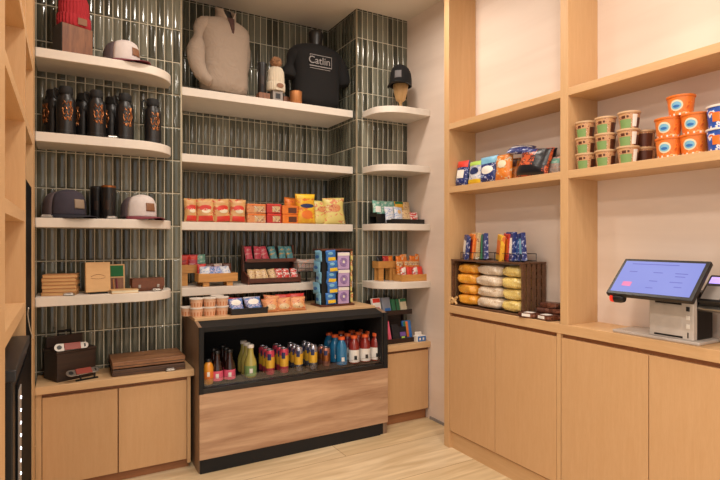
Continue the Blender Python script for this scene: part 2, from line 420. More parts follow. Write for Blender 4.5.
for z, t in zip(NS, ntxt):
    tag(build('wall_shelf', B(XN0 + .001, XN1 - .002, YW + .045, YN - .009, z - .053, z), M['shelf'], bevel=.003), t, 'shelf', 'long shelves in the niche')
for z, t in zip(RS, rtxt):
    tag(build('wall_shelf', MB().prism(rounded(1.945, XW - .001, 3.09, YW - .009, .22, .17, True), z - .048, z), M['shelf'], bevel=.003, smooth=40), t, 'shelf', 'curved shelves on the right bay')

# ================================================================== BUILT-IN JOINERY
# --- right: open shelving, cabinets, worktop
XF = 2.134
u = thing('open_shelving', 'tall pale oak open shelving along the right wall', 'shelving', (XF, 1.7, 0))
def W(o): return Matrix.Translation(-Vector(o.location))
def wpart(name, box, mat, parent, **k): return build(name, move(B(*box), W(parent)), mat, parent, **k)
wpart('upright', (XF, XW, 2.600, 2.648, 0, ZC), M['oakZ'], u, bevel=.0015)
wpart('upright', (XF, XW, 1.696, 1.742, .914, ZC), M['oakZ'], u, bevel=.0015)
wpart('upright', (XF, XW, .80, .846, .914, ZC), M['oakZ'], u, bevel=.0015)
for z0, z1 in ((2.036, 2.074), (1.631, 1.670)):
    for y0, y1 in ((1.742, 2.600), (.846, 1.696)):
        wpart('shelf', (XF + .001, XW, y0, y1, z0, z1), M['oakY'], u, bevel=.0015)
tag(build('worktop', B(XF, XW, .80, 2.5995, .866, .914), M['oakY'], bevel=.002), 'long pale oak worktop under the payment terminal and crate', 'worktop')
def cab(name, label, y0, y1, split, xf):
    c = thing(name, label, 'cabinet', (xf, (y0 + y1) / 2, 0))
    wpart('body', (xf + .022, XW - .001, y0, y1, .10, .8655), M['oakdark'], c)
    wpart('toe_kick', (xf + .02, xf + .035, y0, y1, 0, .10), M['oakY'], c)
    wpart('door', (xf + .003, xf + .0215, split + .002, y1 - .003, .112, .845), M['oakdoor'], c, bevel=.0012)
    wpart('door', (xf + .003, xf + .0215, y0 + .026, split - .002, .112, .845), M['oakdoor'], c, bevel=.0012)
    wpart('stile', (xf + .003, xf + .0215, y0, y0 + .023, .10, .8655), M['oakZ'], c)
    return c
cab('base_cabinet', 'two-door pale oak base cabinet under the popcorn crate', 1.742, 2.5995, 2.195, XF)
cab('base_cabinet', 'two-door pale oak base cabinet under the payment terminal', .80, 1.741, 1.296, XF)
# --- left bay cabinet
tag(build('worktop', MB().prism([(-.135, 3.385), (-.135, 3.105), (.654, 3.105), (.654, 3.385)], .538, .578), M['oakX'], bevel=.002), 'short pale oak worktop under the dark wooden caddy and boards', 'worktop')
c = thing('base_cabinet', 'low two-door pale oak cabinet left of the drinks cooler', 'cabinet', (.25, 3.12, 0))
wpart('body', (-.134, .636, 3.142, 3.38, .05, .5375), M['oakdark'], c)
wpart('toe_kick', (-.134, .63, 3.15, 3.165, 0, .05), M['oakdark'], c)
wpart('door', (-.104, .248, 3.122, 3.1415, .055, .515), M['oakdoor'], c, bevel=.0012)
wpart('door', (.254, .614, 3.122, 3.1415, .055, .515), M['oakdoor'], c, bevel=.0012)
wpart('stile', (-.134, -.107, 3.122, 3.1415, 0, .5375), M['oakZ'], c)
wpart('stile', (.617, .636, 3.122, 3.1415, .03, .5375), M['oakZ'], c)
# --- right bay cabinet
tag(build('worktop', B(1.94, XW - .001, 3.085, 3.38, .535, .577), M['oakX'], bevel=.002), 'small pale oak worktop right of the drinks cooler', 'worktop')
c = thing('base_cabinet', 'small single-door pale oak cabinet right of the drinks cooler', 'cabinet', (2.15, 3.10, 0))
wpart('body', (1.945, XW - .001, 3.122, 3.38, .075, .5345), M['oakdark'], c)
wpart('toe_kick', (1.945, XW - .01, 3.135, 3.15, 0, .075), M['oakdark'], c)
wpart('door', (1.947, XW - .012, 3.10, 3.1215, .08, .515), M['oakdoor'], c, bevel=.0012)
# --- left shelving
XL = -.135
u = thing('open_shelving', 'pale oak open shelving on the left wall at the photo edge', 'shelving', (XL, 2.3, 0))
wpart('upright', (-.43, XL, 1.44, 1.606, 0, ZC), M['oakZ'], u)
wpart('upright', (-.43, XL, 2.36, 2.41, 0, ZC), M['oakZ'], u)
wpart('upright', (-.43, XL, 2.92, 3.10, 0, ZC), M['oakZ'], u)
for z0, z1 in ((2.14, 2.18), (1.785, 1.825), (1.40, 1.44), (1.05, 1.09)):
    wpart('shelf', (-.43, XL - .001, 1.606, 2.36, z0, z1), M['oakY'], u)
for z0, z1 in ((2.14, 2.18), (1.785, 1.825)):
    wpart('shelf', (-.43, XL - .001, 2.41, 2.92, z0, z1), M['oakY'], u)
# black fridge in the far bay of the left shelving
f = thing('upright_fridge', 'tall narrow black fridge between the left oak uprights', 'fridge', (-.28, 2.66, 0))
wpart('body', (-.43, -.160, 2.42, 2.91, 0, 1.60), M['black'], f, bevel=.004)
wpart('door', (-.158, -.140, 2.43, 2.90, .05, 1.58), M['blackgloss'], f, bevel=.003)
# open cooler with lamp strip
f = thing('open_cooler', 'black open cooler with a vertical strip of white LEDs', 'cooler', (-.25, 2.0, 0))
wpart('body', (-.43, -.129, 1.76, 2.355, 0, .93), M['black'], f, bevel=.004)
wpart('top', (-.43, -.120, 1.74, 2.357, .931, .965), M['gunmetal'], f, bevel=.004)
wpart('glass_side', (-.1285, -.124, 1.84, 2.34, .03, .90), M['blackgloss'], f)
s_ = wpart('lamp_strip', (-.1238, -.1205, 1.865, 1.95, .02, .875), M['greyplastic'], f)
M['led'] = plain('white_led', 'fff4ff', .5, bump=0, emit=5)
for k in range(18):
    build('lamp', move(MB().lathe([(.002, 0), (.0048, .0006), (.0048, .002), (.002, .0028)], n=10), W(f) @ Matrix.Translation((-.1205, 1.905, .845 - .039 * k)) @ Matrix.Rotation(PI / 2, 4, 'Y')), M['led'], s_, smooth=40, key='led%d' % k)
tag(build('power_cable', MB().tube([(-.128, 2.44, 1.06), (-.134, 2.50, 1.03), (-.136, 2.60, .985), (-.136, 2.72, .93), (-.132, 2.86, .87)], .0022), M['white']), 'thin white cable hanging across the black fridge door', 'cable')

# ================================================================== DRINKS COOLER
dk = thing('drinks_cooler', 'low open drinks cooler clad in streaky wood with black interior', 'cooler', (1.27, 3.02, 0))
X0, X1, YF = .658, 1.888, 3.01
def side(x0, x1, yb):
    return move(MB().rings([[(x, YF, 0), (x, YF, .83), (x, YF + .10, .852), (x, yb, .852), (x, yb, 0)] for x in (x0, x1)]), W(dk))
build('side_panel', side(X0, X0 + .018, 3.60), M['ashside'], dk)
build('side_panel', side(1.894, 1.924, 3.375), M['ashside'], dk)
wpart('front_panel', (X0 + .001, 1.924, YF - .016, YF - .0005, .080, .452), M['ash'], dk, bevel=.0015)
wpart('kick_plate', (X0 + .006, 1.866, YF - .012, YF + .03, 0, .0795), M['blackmatte'], dk)
wpart('base_tank', (X0 + .0185, 1.8935, YF, 3.60, .0, .452), M['blackmatte'], dk)
wpart('sill', (X0 + .0185, 1.8935, YF - .012, YF + .03, .4525, .482), M['black'], dk, bevel=.003)
wpart('deck', (X0 + .0185, X1, YF + .03, 3.58, .4525, .488), M['gunmetal'], dk)
wpart('back_panel', (X0 + .0185, X1, 3.565, 3.585, .488, .85), M['blackmatte'], dk)
wpart('inner_wall', (X0 + .0185, X0 + .03, YF + .005, 3.565, .488, .83), M['blackmatte'], dk)
wpart('inner_wall', (X1 - .006, X1 + .0055, YF + .005, 3.565, .488, .83), M['blackmatte'], dk)
for a, b in ((X0 - .0005, X0 + .024), (X1 + .004, 1.9235)): wpart('frame_post', (a, b, YF - .0155, YF - .0005, .4525, .832), M['blackmatte'], dk)
build('header', move(MB().rings([[(x, YF + .003, .802), (x, YF, .828), (x, YF + .10, .851), (x, 3.56, .851), (x, 3.56, .835), (x, YF + .12, .835), (x, YF + .05, .81)] for x in (X0 + .0185, X1 + .005)]), W(dk)), M['blackmatte'], dk)
hl = wpart('lamp_bar', (X0 + .10, X1 - .10, YF + .14, YF + .17, .822, .8345), M['gunmetal'], dk)
wpart('top', (X0 - .002, X1 + .004, YF + .098, 3.60, .8525, .870), M['oakX'], dk, bevel=.002)
wpart('glass_lip', (X0 + .032, X1 - .008, YF + .012, YF + .017, .4825, .53), M['clear'], dk)

# ------------------------------------------------------------------ turned things: bottles, cans, cups
def bottle(label, group, x, y, z, s, liquid, lab, cap, kind='sport', name='drink_bottle'):
    t = thing(name, label, 'bottle', (x, y, z), 0, group)
    P = {'sport': dict(body=[(.028, 0), (.0345, .006), (.0345, .055), (.032, .062), (.0345, .07), (.0345, .115), (.030, .135), (.024, .150), (.0165, .160), (.0165, .172)], lab=(.012, .095), cap=(.021, .170, .190)),
         'slim': dict(body=[(.022, 0), (.027, .005), (.027, .105), (.024, .125), (.015, .155), (.0135, .175), (.0135, .182)], lab=(.012, .082), cap=(.0165, .180, .196)),
         'tea': dict(body=[(.026, 0), (.032, .006), (.032, .085), (.028, .105), (.017, .140), (.0145, .165), (.0145, .182)], lab=(.014, .075), cap=(.0175, .180, .2)),
         'mini': dict(body=[(.022, 0), (.027, .005), (.027, .095), (.022, .115), (.015, .125), (.015, .132)], lab=(.03, .075), cap=(.0175, .130, .146))}[kind]
    sc = lambda L: [(r * s, h * s) for r, h in L]
    k = kind + liquid.name + lab.name + cap.name + '%.2f' % s
    build('body', lambda: MB().lathe(sc(P['body']), n=20), liquid, t, smooth=45, key=k)
    rb = P['body'][1][0] * s
    la, lb = P['lab']
    build('label_wrap', lambda: MB().band([(rb, la * s), (rb, lb * s)], 0, 2 * PI, 20), lab, t, smooth=45, key=k)
    r, a, b = P['cap']
    build('cap', lambda: MB().lathe([(r * s, a * s), (r * s, (b - .003) * s), (r * .85 * s, b * s)], n=16), cap, t, smooth=45, key=k)
    m = 'logo' + k
    build('logo', lambda: MB().band([(rb, (la + .018) * s), (rb, (la + .045) * s)], -PI / 2 - .45, -PI / 2 + .05, 6, off=.0014), M['black'] if lab is M['paper'] else M['paper'], t, smooth=45, key=m)
    t.scale = (1.17, 1.17, 1) if kind == 'tea' else (1.1, 1.1, 1)
    return t
def can(label, group, x, y, z, mats, h=.155, r=.0285):
    t = thing('drink_can', label, 'can', (x, y, z), 0, group)
    k = 'can%s%.3f' % (mats[0].name + mats[1].name, h)
    build('body', lambda: MB().lathe([(r * .8, 0), (r, .008), (r, h - .014), (r * .82, h - .003)], n=20), mats[0], t, smooth=45, key=k)
    build('label_wrap', lambda: MB().band([(r, h * .28), (r, h * .72)], 0, 2 * PI, 20), mats[1], t, smooth=45, key=k)
    build('lid', lambda: MB().lathe([(r * .84, h - .0029), (r * .86, h), (r * .78, h), (r * .76, h - .002)], n=20), M['cansilver'], t, smooth=45, key=k)
    build('logo', lambda: MB().band([(r, h * .6), (r, h * .85)], -PI / 2 - .9, -PI / 2 - .1, 6, off=.0013), M['navy'], t, smooth=45, key=k)
    return t
ZD = .4885
rown = ['front', 'second', 'back']
bottle('small orange juice bottle at the left end of the cooler', None, gx(208.5, 3.07), 3.075, ZD, 1.0, M['juiceO'], M['orange'], M['black'], 'mini', 'juice_bottle')
for i, px in enumerate((217, 229.5)):
    for j in range(3 if i == 1 else 2):
        x = gx(px, 3.09)
        bottle('dark pink-labelled bottle, %s row, %s' % (rown[j], ['beside the orange juice', 'beside the pale green tea'][i]), 'pink-labelled bottles in the cooler', x, 3.09 + .075 * j, ZD, .93, M['cola'], M['pink'], M['black'], 'tea')
for j in range(3):
    bottle('yellow-green tea bottle with white cap, %s of its file' % ['first', 'second', 'last'][j], 'yellow-green bottles in the cooler', gx(250.5, 3.1) - .0 * j, 3.10 + .072 * j, ZD, 1.0, M['greentea'], M['lightgreen'] if j == 0 else M['greentea'], M['white'], 'tea')
for i, px in enumerate((270, 284)):
    for j in range(3):
        can('tall pink and yellow can, %s of the %s' % (['first', 'second', 'last'][j], ['file beside the green tea', 'file beside the silver cans'][i]), 'pink and yellow cans in the cooler', gx(px, 3.1), 3.10 + .065 * j, ZD, (M['canpink'], M['canyellow']))
for i, px in enumerate((298.5, 313)):
    for j in range(3):
        can('tall silver can with yellow band, %s of the %s' % (['first', 'second', 'last'][j], ['file beside the pink cans', 'file beside the rose gold cans'][i]), 'silver and yellow cans in the cooler', gx(px, 3.1), 3.10 + .065 * j, ZD, (M['cansilver'], M['canyellow']))
for j in range(2):
    can('short rose gold can, %s of its file' % ['first', 'second'][j], 'rose gold cans in the cooler', gx(326, 3.13), 3.13 + .07 * j, ZD, (M['rosegold'], M['copper']), .122)
for i, (px, liq, nm, lab) in enumerate(((341.5, 'bluejuice', 'blue', 'bluejuice'), (354, 'redjuice', 'red', 'paper'), (365, 'redjuice', 'red', 'paper'), (375.5, 'redjuice', 'red', 'paper'))):
    for j in range(3):
        l2 = 'plum' if (i == 1 and j > 0) else liq
        nm2 = 'plum' if l2 == 'plum' else nm
        where = ['beside the rose gold cans', 'next to the blue drinks', 'between two red files', 'at the right cooler end'][i]
        bottle('%s drink with orange cap, %s in the file %s' % (nm2, ['first', 'second', 'last'][j], where), 'sports drinks in the cooler', gx(px, 3.1), 3.10 + .095 * j, ZD, 1.0, M[l2], M[lab] if l2 != 'plum' else M['paper'], M['capO'])

# ------------------------------------------------------------------ bags, cartons, cups
def bagf(w, h, d, seed=0, waist=.05):
    rnd = random.Random(seed); ph = [rnd.uniform(0, 6.28) for _ in range(6)]
    def f(u, v, sgn=-1, off=0):
        a = 2 * u - 1; b = 2 * v - 1
        prof = max(0, 1 - abs(a) ** 2.6) ** .55 * max(0, 1 - abs(b) ** 5) ** .7
        wr = 1 + .10 * math.sin(7 * u + ph[0] + 4 * v) * math.sin(6 * v + ph[1]) + .06 * math.sin(15 * v + ph[2] + 5 * u)
        x = a * w / 2 * (1 - waist * math.sin(PI * v)) + .012 * w * math.sin(9 * v + ph[3]) * abs(a)
        y = sgn * (d / 2 * prof * wr + .0006 + off)
        return (x, y, h * v)
    return f
def bag_mesh(w, h, d, seed=0, waist=.05):
    f = bagf(w, h, d, seed, waist); mb = MB()
    R = []
    for j in range(15):
        v = j / 14
        R.append([f(i / 12, v, -1) for i in range(13)] + [f(1 - i / 12, v, 1) for i in range(13)])
    return mb.rings(R)
def patch(w, h, d, seed, waist, u0, u1, v0, v1, ell=False, off=.0014):
    f = bagf(w, h, d, seed, waist); mb = MB(); n = 14
    if not ell:
        mb.grid(lambda a, b: f(u0 + (u1 - u0) * a, v0 + (v1 - v0) * b, -1, off), 8, 6)
    else:
        uc, vc, ru, rv = (u0 + u1) / 2, (v0 + v1) / 2, (u1 - u0) / 2, (v1 - v0) / 2
        mb.grid(lambda a, b: f(uc + ru * max(b, .02) * math.cos(2 * PI * a), vc + rv * max(b, .02) * math.sin(2 * PI * a), -1, off), n, 4)
    return mb
def bag(name, label, cat, group, loc, w, h, d, mat, patches=(), rz=0, tilt=0, seed=None, waist=.05):
    seed = seed if seed is not None else random.randint(0, 10 ** 6)
    roll = random.Random(seed).uniform(-.07, .07) * (2.2 if name in ('snack_strip', 'bar_packet') else 1.3); rz += random.Random(seed + 1).uniform(-.12, .12)
    if not patches:
        o = tag(build(name, bag_mesh(w, h, d, seed, waist), mat, smooth=60), label, cat, group, loc, rz, tilt)
        o.rotation_euler = (tilt, roll, rz); return o
    t = thing(name, label, cat, loc, rz, group, tilt); t.rotation_euler = (tilt, roll, rz)
    build('pouch', bag_mesh(w, h, d, seed, waist), mat, t, smooth=60)
    for (pn, u0, u1, v0, v1, ell, pm) in patches:
        build(pn, patch(w, h, d, seed, waist, u0, u1, v0, v1, ell), pm, t, smooth=60)
    return t
def carton(name, label, cat, group, loc, w, h, d, mat, front=None, rz=0, tilt=0, bevel=.002):
    if front is None:
        return tag(build(name, B(-w / 2, w / 2, -d / 2, d / 2, 0, h), mat, bevel=bevel), label, cat, group, loc, rz, tilt)
    t = thing(name, label, cat, loc, rz, group, tilt)
    build('carton', B(-w / 2, w / 2, -d / 2, d / 2, 0, h), mat, t, bevel=bevel)
    for (pn, u0, u1, v0, v1, pm) in front:
        build(pn, B(-w / 2 + w * u0, -w / 2 + w * u1, -d / 2 - .0012, -d / 2 - .0002, h * v0, h * v1), pm, t)
    return t
def ring_profile(r0, r1, h): return [(r0, 0), (r0 + .001, .002), (r1, h - .012)]
def cup(label, group, loc, r0, r1, h, mat, lid, logos, rz, name='snack_cup', cat='cup', key=''):
    t = thing(name, label, cat, loc, rz, group); k = name + key
    build('tub', lambda: MB().lathe([(r0, 0), (r1, h - .010), (r1, h - .008)], n=26), mat, t, smooth=45, key=k)
    build('lid', lambda: MB().lathe([(r1 + .0025, h - .0085), (r1 + .0035, h - .006), (r1 + .0035, h - .001), (r1 - .002, h - .0005)], n=26), lid, t, smooth=45, key=k)
    for q, (pn, a0, a1, v0, v1, pm, off) in enumerate(logos):
        ra, rb = r0 + (r1 - r0) * v0, r0 + (r1 - r0) * v1
        if pn.startswith('round'):
            def mk(a0=a0, a1=a1, v0=v0, v1=v1, off=off):
                ac, vc, da, dv = (a0 + a1) / 2, (v0 + v1) / 2, (a1 - a0) / 2, (v1 - v0) / 2; mb = MB()
                def f(a, b):
                    ang = ac + da * max(b, .02) * math.cos(2 * PI * a); v = vc + dv * max(b, .02) * math.sin(2 * PI * a)
                    r = r0 + (r1 - r0) * v + off
                    return (r * math.cos(ang), r * math.sin(ang), v * (h - .01))
                return mb.grid(f, 20, 4)
            build(pn, mk, pm, t, smooth=60, key=k + str(q))
        else:
            build(pn, lambda ra=ra, rb=rb, a0=a0, a1=a1, v0=v0, v1=v1, off=off: MB().band([(ra, v0 * (h - .01)), (rb, v1 * (h - .01))], a0, a1, 12, off=off), pm, t, smooth=60, key=k + str(q))
    return t

# ================================================================== RIGHT WALL SHELVES
ZM = 1.6705; RW = -PI / 2
levels = ['bottom', 'middle', 'top']
NR0, NR1, NH = .036, .0445, .0765
stackname = ['in the stack nearest the oak divider', 'in the second stack from the divider', 'in the third stack from the divider']
for i, px in enumerate((585.5, 606, 628.5)):
    y = gy(px, 2.19)
    for j in range(3):
        cup('green and tan noodle cup, %s one %s' % (levels[j], stackname[i]), 'green noodle cups on the oak shelf', (2.19, y + random.uniform(-.003, .003), ZM + j * NH), NR0, NR1, NH, M['noodle'], M['noodlelid'],
            [('green_panel', -PI / 2 - .38, -PI / 2 + .85, .02, .60, M['lightgreen'], .0008), ('dark_mark', -PI / 2 - .1, -PI / 2 + .3, .66, .84, M['brown'], .0008), ('dark_mark', -PI / 2 + .42, -PI / 2 + .62, .7, .84, M['brown'], .0008), ('brown_panel', -PI / 2 + 1.25, -PI / 2 + 2.6, .03, .7, M['brown'], .0008), ('barcode_panel', -PI / 2 + (1.0 if i == 2 else 2.7), -PI / 2 + (1.5 if i == 2 else 3.1), .1, .9, M['paper'], .001)], RW + random.uniform(-.15, .15), 'noodle_cup', key='n%d' % (i == 2))
for j in range(2):
    cup('brownish noodle cup behind the third stack, %s one' % ['lower', 'upper'][j], 'noodle cups behind the green stacks', (2.285, 1.405, ZM + j * NH), NR0, NR1, NH, M['noodle'], M['noodlelid'],
        [('brown_panel', -PI / 2 - .9, -PI / 2 + 1.4, .05, .9, M['brown'], .0008)], RW, 'noodle_cup', key='nb')
MR0, MR1, MH = .042, .050, .083
maclogos = [('base_band', -PI, PI, .0, .12, M['white'], .0006), ('round_logo_edge', -PI / 2 - .28, -PI / 2 + .76, .24, .86, M['cream'], .0008), ('round_logo', -PI / 2 - .16, -PI / 2 + .64, .33, .76, M['sky'], .0014), ('round_mark', -PI / 2 - .02, -PI / 2 + .50, .42, .58, M['blue'], .0018), ('round_seal', -PI / 2 + .92, -PI / 2 + 1.28, .35, .72, M['orangepk'], .0008)]
for (px, j, X, lab) in ((669, 0, 2.19, 'orange cup at the bottom front of the pile'), (694, 0, 2.205, 'orange cup at the bottom beside the blue cups'),
                        (668.5, 1, 2.19, 'orange cup in the middle row above the front cup'), (695, 1, 2.205, 'orange cup in the middle row beside the blue cups'), (681, 2, 2.20, 'single orange cup crowning the pile of five')):
    cup(lab, 'orange macaroni cups on the oak shelf', (X, gy(px, X), ZM + j * MH), MR0, MR1, MH, M['mac'], M['orange'], maclogos, RW - .1, 'macaroni_cup', key='m')
for j in range(2):
    cup('blue and white cup at the right photo edge, %s of two' % ['lower', 'upper'][j], 'blue cups on the oak shelf', (2.20, gy(723, 2.20), ZM + j * .088), .046, .053, .088, M['bluecup'], M['white'],
        [('base_band', -PI, PI, .0, .12, M['white'], .0006), ('orange_flash', -PI / 2 - .3, -PI / 2 + .25, .3, .75, M['orange'], .0008)], RW, 'snack_cup', key='b')
def rbag(name, label, cat, group, p0, p1, X, ptop, pbot, d, mat, patches=(), z=ZM, rz=RW, tilt=-.12, wsc=1):
    y, w = spany(p0, p1, X); h = gz(ptop, X, y) - gz(pbot, X, y)
    return bag(name, label, cat, group, (X, y, z), w * wsc, h, d, mat, patches, rz, tilt)
g = 'snack pouches on the left oak shelf'
rbag('snack_pouch', 'small navy pouch with red top nearest the far oak upright', 'pouch', g, 455.5, 467.5, 2.19, 160, 186, .045, M['navybag'], [('red_top', .02, .98, .72, .99, False, M['red']), ('label_patch', .2, .8, .3, .62, False, M['paper'])])
rbag('snack_pouch', 'spare red-topped pouch behind the small navy pouch', 'pouch', g, 463, 474, 2.26, 159, 182, .045, M['navybag'], [('red_top', .02, .98, .7, .99, False, M['red'])])
rbag('snack_pouch', 'pale blue and lime pouch with yellow foot', 'pouch', g, 468, 483, 2.19, 160, 184, .045, M['whitewrap'], [('lime_top', .05, .95, .78, .98, False, M['lime']), ('yellow_foot', .05, .95, .03, .2, False, M['yellow']), ('logo', .2, .8, .4, .7, True, M['navy'])])
rbag('snack_pouch', 'spare cyan pouch behind the pale blue one', 'pouch', g, 473, 486, 2.27, 153, 178, .045, M['cyanbag'])
rbag('snack_pouch', 'dark purple pouch with bright cyan top', 'pouch', g, 481, 497, 2.19, 155, 182, .05, M['navybag'], [('cyan_top', .02, .98, .7, .98, False, M['sky']), ('logo', .15, .85, .3, .62, True, M['paper'])])
rbag('snack_pouch', 'spare cyan pouch behind the dark purple one', 'pouch', g, 484, 499, 2.27, 151, 176, .05, M['cyanbag'])
rbag('snack_pouch', 'orange pouch with pale label in the middle of the shelf', 'pouch', g, 496, 511, 2.19, 152, 179, .055, M['orangebag'], [('label_patch', .25, .8, .45, .75, True, M['cream'])])
rbag('snack_pouch', 'spare orange pouch behind the orange labelled one', 'pouch', g, 503, 518, 2.27, 150, 174, .055, M['orangebag'], [('brown_top', .1, .9, .6, .95, False, M['brown'])])
g = 'large black chip bags heaped on the oak shelf'
rbag('chip_bag', 'large black and orange chip bag at the front of the heap', 'bag', g, 516, 547, 2.185, 146, 176, .08, M['snackorange'], [('black_foot', .05, .95, .03, .34, False, M['darkbag']), ('black_side', .62, .97, .34, .93, False, M['darkbag']), ('blue_top', .05, .6, .8, .96, False, M['navybag'])], tilt=-.3)
rbag('chip_bag', 'black chip bag on the near side of the heap', 'bag', g, 533, 552, 2.275, 143, 173, .07, M['snackblack'], tilt=-.2)
y, w = spany(516, 536, 2.25)
bag('chip_bag', 'blue and white chip bag lying across the top of the heap', 'bag', g, (2.20, y, ZM + .150), .15, .10, .035, M['navybag'], [('white_stripe', .1, .9, .4, .6, False, M['white'])], RW + .5, -1.15)
rbag('snack_pouch', 'small clear pouch with teal print beside the oak divider', 'pouch', None, 547, 561, 2.24, 153, 172, .04, M['clearpk'], [('teal_band', .05, .95, .6, .85, False, M['tealpk'])])

# --- wooden crate lying on its side, popcorn, holders
ZW = .9145
cr = thing('wooden_crate', 'weathered slatted wooden crate lying on its side full of popcorn', 'crate', (2.245, 2.3, ZW))
def cpart(n, b, **k): return build(n, move(B(*b), Matrix.Translation((-2.245, -2.3, 0))), M['cratewood'], cr, bevel=.0015, **k)
for k in range(3): cpart('bottom_slat', (2.148 + k * .066, 2.206 + k * .066, 2.0, 2.597, 0, .009))
for k in range(3): cpart('top_slat', (2.148 + k * .066, 2.206 + k * .066, 2.0, 2.597, .283, .293))
for k in range(5): cpart('end_slat', (2.150 + k * .0395, 2.178 + k * .0395, 2.002, 2.011, .0095, .2825))
for k in range(5): cpart('end_slat', (2.150 + k * .0395, 2.178 + k * .0395, 2.586, 2.595, .0095, .2825))
for y0 in (2.0115, 2.572):
    cpart('end_rail', (2.150, 2.340, y0, y0 + .012, .010, .028)); cpart('end_rail', (2.150, 2.340, y0, y0 + .012, .265, .282))
for k in range(4): cpart('back_slat', (2.332, 2.341, 2.024, 2.572, .03 + k * .062, .075 + k * .062))
def plump(w, d, h, seed):
    rnd = random.Random(seed); a_, b_, c_ = (rnd.uniform(0, 6) for _ in range(3)); R = []
    pw = lambda v, e: math.copysign(abs(v) ** e, v)
    for j in range(1, 16):
        ph = -PI / 2 + PI * j / 16; row = []
        for k in range(32):
            th = 2 * PI * k / 32
            wr = 1 + .05 * math.sin(5 * th + a_ + 3 * ph) + .035 * math.sin(9 * th + b_) + .03 * math.sin(11 * ph + c_ + 2 * th)
            x = pw(math.cos(ph), .6) * pw(math.cos(th), .6) * w / 2 * wr; y = pw(math.cos(ph), .6) * pw(math.sin(th), .6) * d / 2 * wr
            row.append((x, y, h / 2 + pw(math.sin(ph), .7) * h / 2 * (1 + .25 * (wr - 1))))
        R.append(row)
    return MB().rings(R)
for i, (yc, w, mk, nm, tw) in enumerate(((2.482, .172, 'popO', 'orange', 'next to the far oak upright'), (2.292, .205, 'popW', 'white', 'in the middle of the crate'), (2.108, .155, 'popY', 'pale yellow', 'beside the slatted crate end'))):
    for j in range(4):
        lv = ['bottom', 'second', 'third', 'top'][j]
        t = thing('popcorn_bag', 'clear bag of %s popcorn, %s of the stack %s' % (nm, lv, tw), 'bag', (2.232 + .006 * (j % 2), yc + .004 * (j % 3 - 1), ZW + .011 + j * .0645), RW + random.uniform(-.08, .08), 'popcorn bags in the crate')
        build('pouch', plump(w, .15, .066, 11 * i + j), M[mk], t, smooth=80)
        build('seal_tab', move(MB().grid(lambda a, b: (-w * .3 + w * .6 * a, .076 + .014 * b, .030 + .006 * math.sin(14 * a)), 12, 2), Matrix.Identity(4)), M['film'], t, solid=.001)
def holder(label, y0, packs, cat_group):
    hd = thing('wire_holder', label, 'holder', (2.23, y0, ZW + .2935), RW)
    for zz in (.006, .045): build('rail', MB().tube([(-.10, -.06, zz), (.10, -.06, zz), (.10, .06, zz), (-.10, .06, zz), (-.10, -.06, zz)], .0018, 6), M['gunmetal'], hd)
    for (sx, sy) in ((-.10, -.06), (.10, -.06), (.10, .06), (-.10, .06)): build('post', MB().tube([(sx, sy, 0), (sx, sy, .047)], .0018, 6), M['gunmetal'], hd)
    for k, (nm, mk, lean, extra) in enumerate(packs):
        n = len(packs)
        yy = y0 + .085 - .17 * k / (n - 1)
        t = carton('snack_bar_pack', nm, 'packet', cat_group, (2.195 + .014 * (k % 2), yy, ZW + .2945), .095, .150 + .008 * (k % 3), .026, M[mk], [('logo_panel', .12, .88, .25, .8, extra)], RW - .95, -.08, .004)
        t.rotation_euler = (lean * .6, .18 * (n / 2 - .5 - k) / n * 2, RW - .55 + .1 * (k % 3))
holder('low wire holder of orange and navy bars on the crate, nearest the far upright', gy(479, 2.23), [
    ('navy and white bar pack at the far end of the first holder', 'navybag', -.12, M['paper']), ('orange bar pack beside the navy one in the first holder', 'orangepk', -.1, M['redpk']),
    ('tan bar pack in the middle of the first holder', 'snacks', -.14, M['orange']), ('dark green bar pack in the first holder', 'greencover', -.1, M['black']), ('deep navy bar pack at the near end of the first holder', 'navybag', -.05, M['navy'])], 'bar packs in the wire holders')
holder('low wire holder of blue bars on the crate, nearest the slatted end', gy(515, 2.23), [
    ('yellow and orange bar pack at the far end of the second holder', 'yellowbag', -.08, M['orange']), ('red bar pack beside the yellow one', 'redpk', -.08, M['orange']),
    ('blue bar pack with big white panel in the second holder', 'navybag', -.06, M['paper']), ('plain blue bar pack in the second holder', 'navybag', -.04, M['blue']), ('blue bar pack with pale panel at the near end', 'navybag', 0.02, M['sky'])], 'bar packs in the wire holders')
# chocolate packets next to the crate
chs = [(2.165, 1.965, 0, .2, 'brown packet with white label lying at the crate foot'), (2.175, 1.86, 0, -.15, 'brown packet with white label lying in front of the oak divider'), (2.25, 1.93, 0, .1, 'brown packet at the bottom back of the small heap'),
       (2.245, 1.84, 0, -.3, 'brown packet at the back beside the oak divider'), (2.24, 1.91, .0225, .4, 'brown packet in the second layer of the heap'), (2.25, 1.855, .0225, 0, 'brown packet in the second layer near the divider'), (2.245, 1.89, .045, .15, 'brown packet on top of the small heap')]
for k, (x, y, z, r, lb) in enumerate(chs):
    t = thing('chocolate_packet', lb, 'packet', (x, y, ZW + z * 1.25), RW + r, 'brown packets beside the crate'); t.scale = (1.12, 1.12, 1.25)
    build('wrapper', B(-.045, .045, -.032, .032, 0, .022), M['brownwrap'], t, bevel=.007)
    if k < 2: build('label_patch', B(-.022, .022, -.0327, -.0322, .007, .019), M['paper'], t); build('top_label', B(-.02, .022, -.022, .018, .0222, .0227), M['paper'], t)
    else: build('foil_end', B(-.047, -.040, -.03, .03, .006, .016), M['gunmetal'], t)
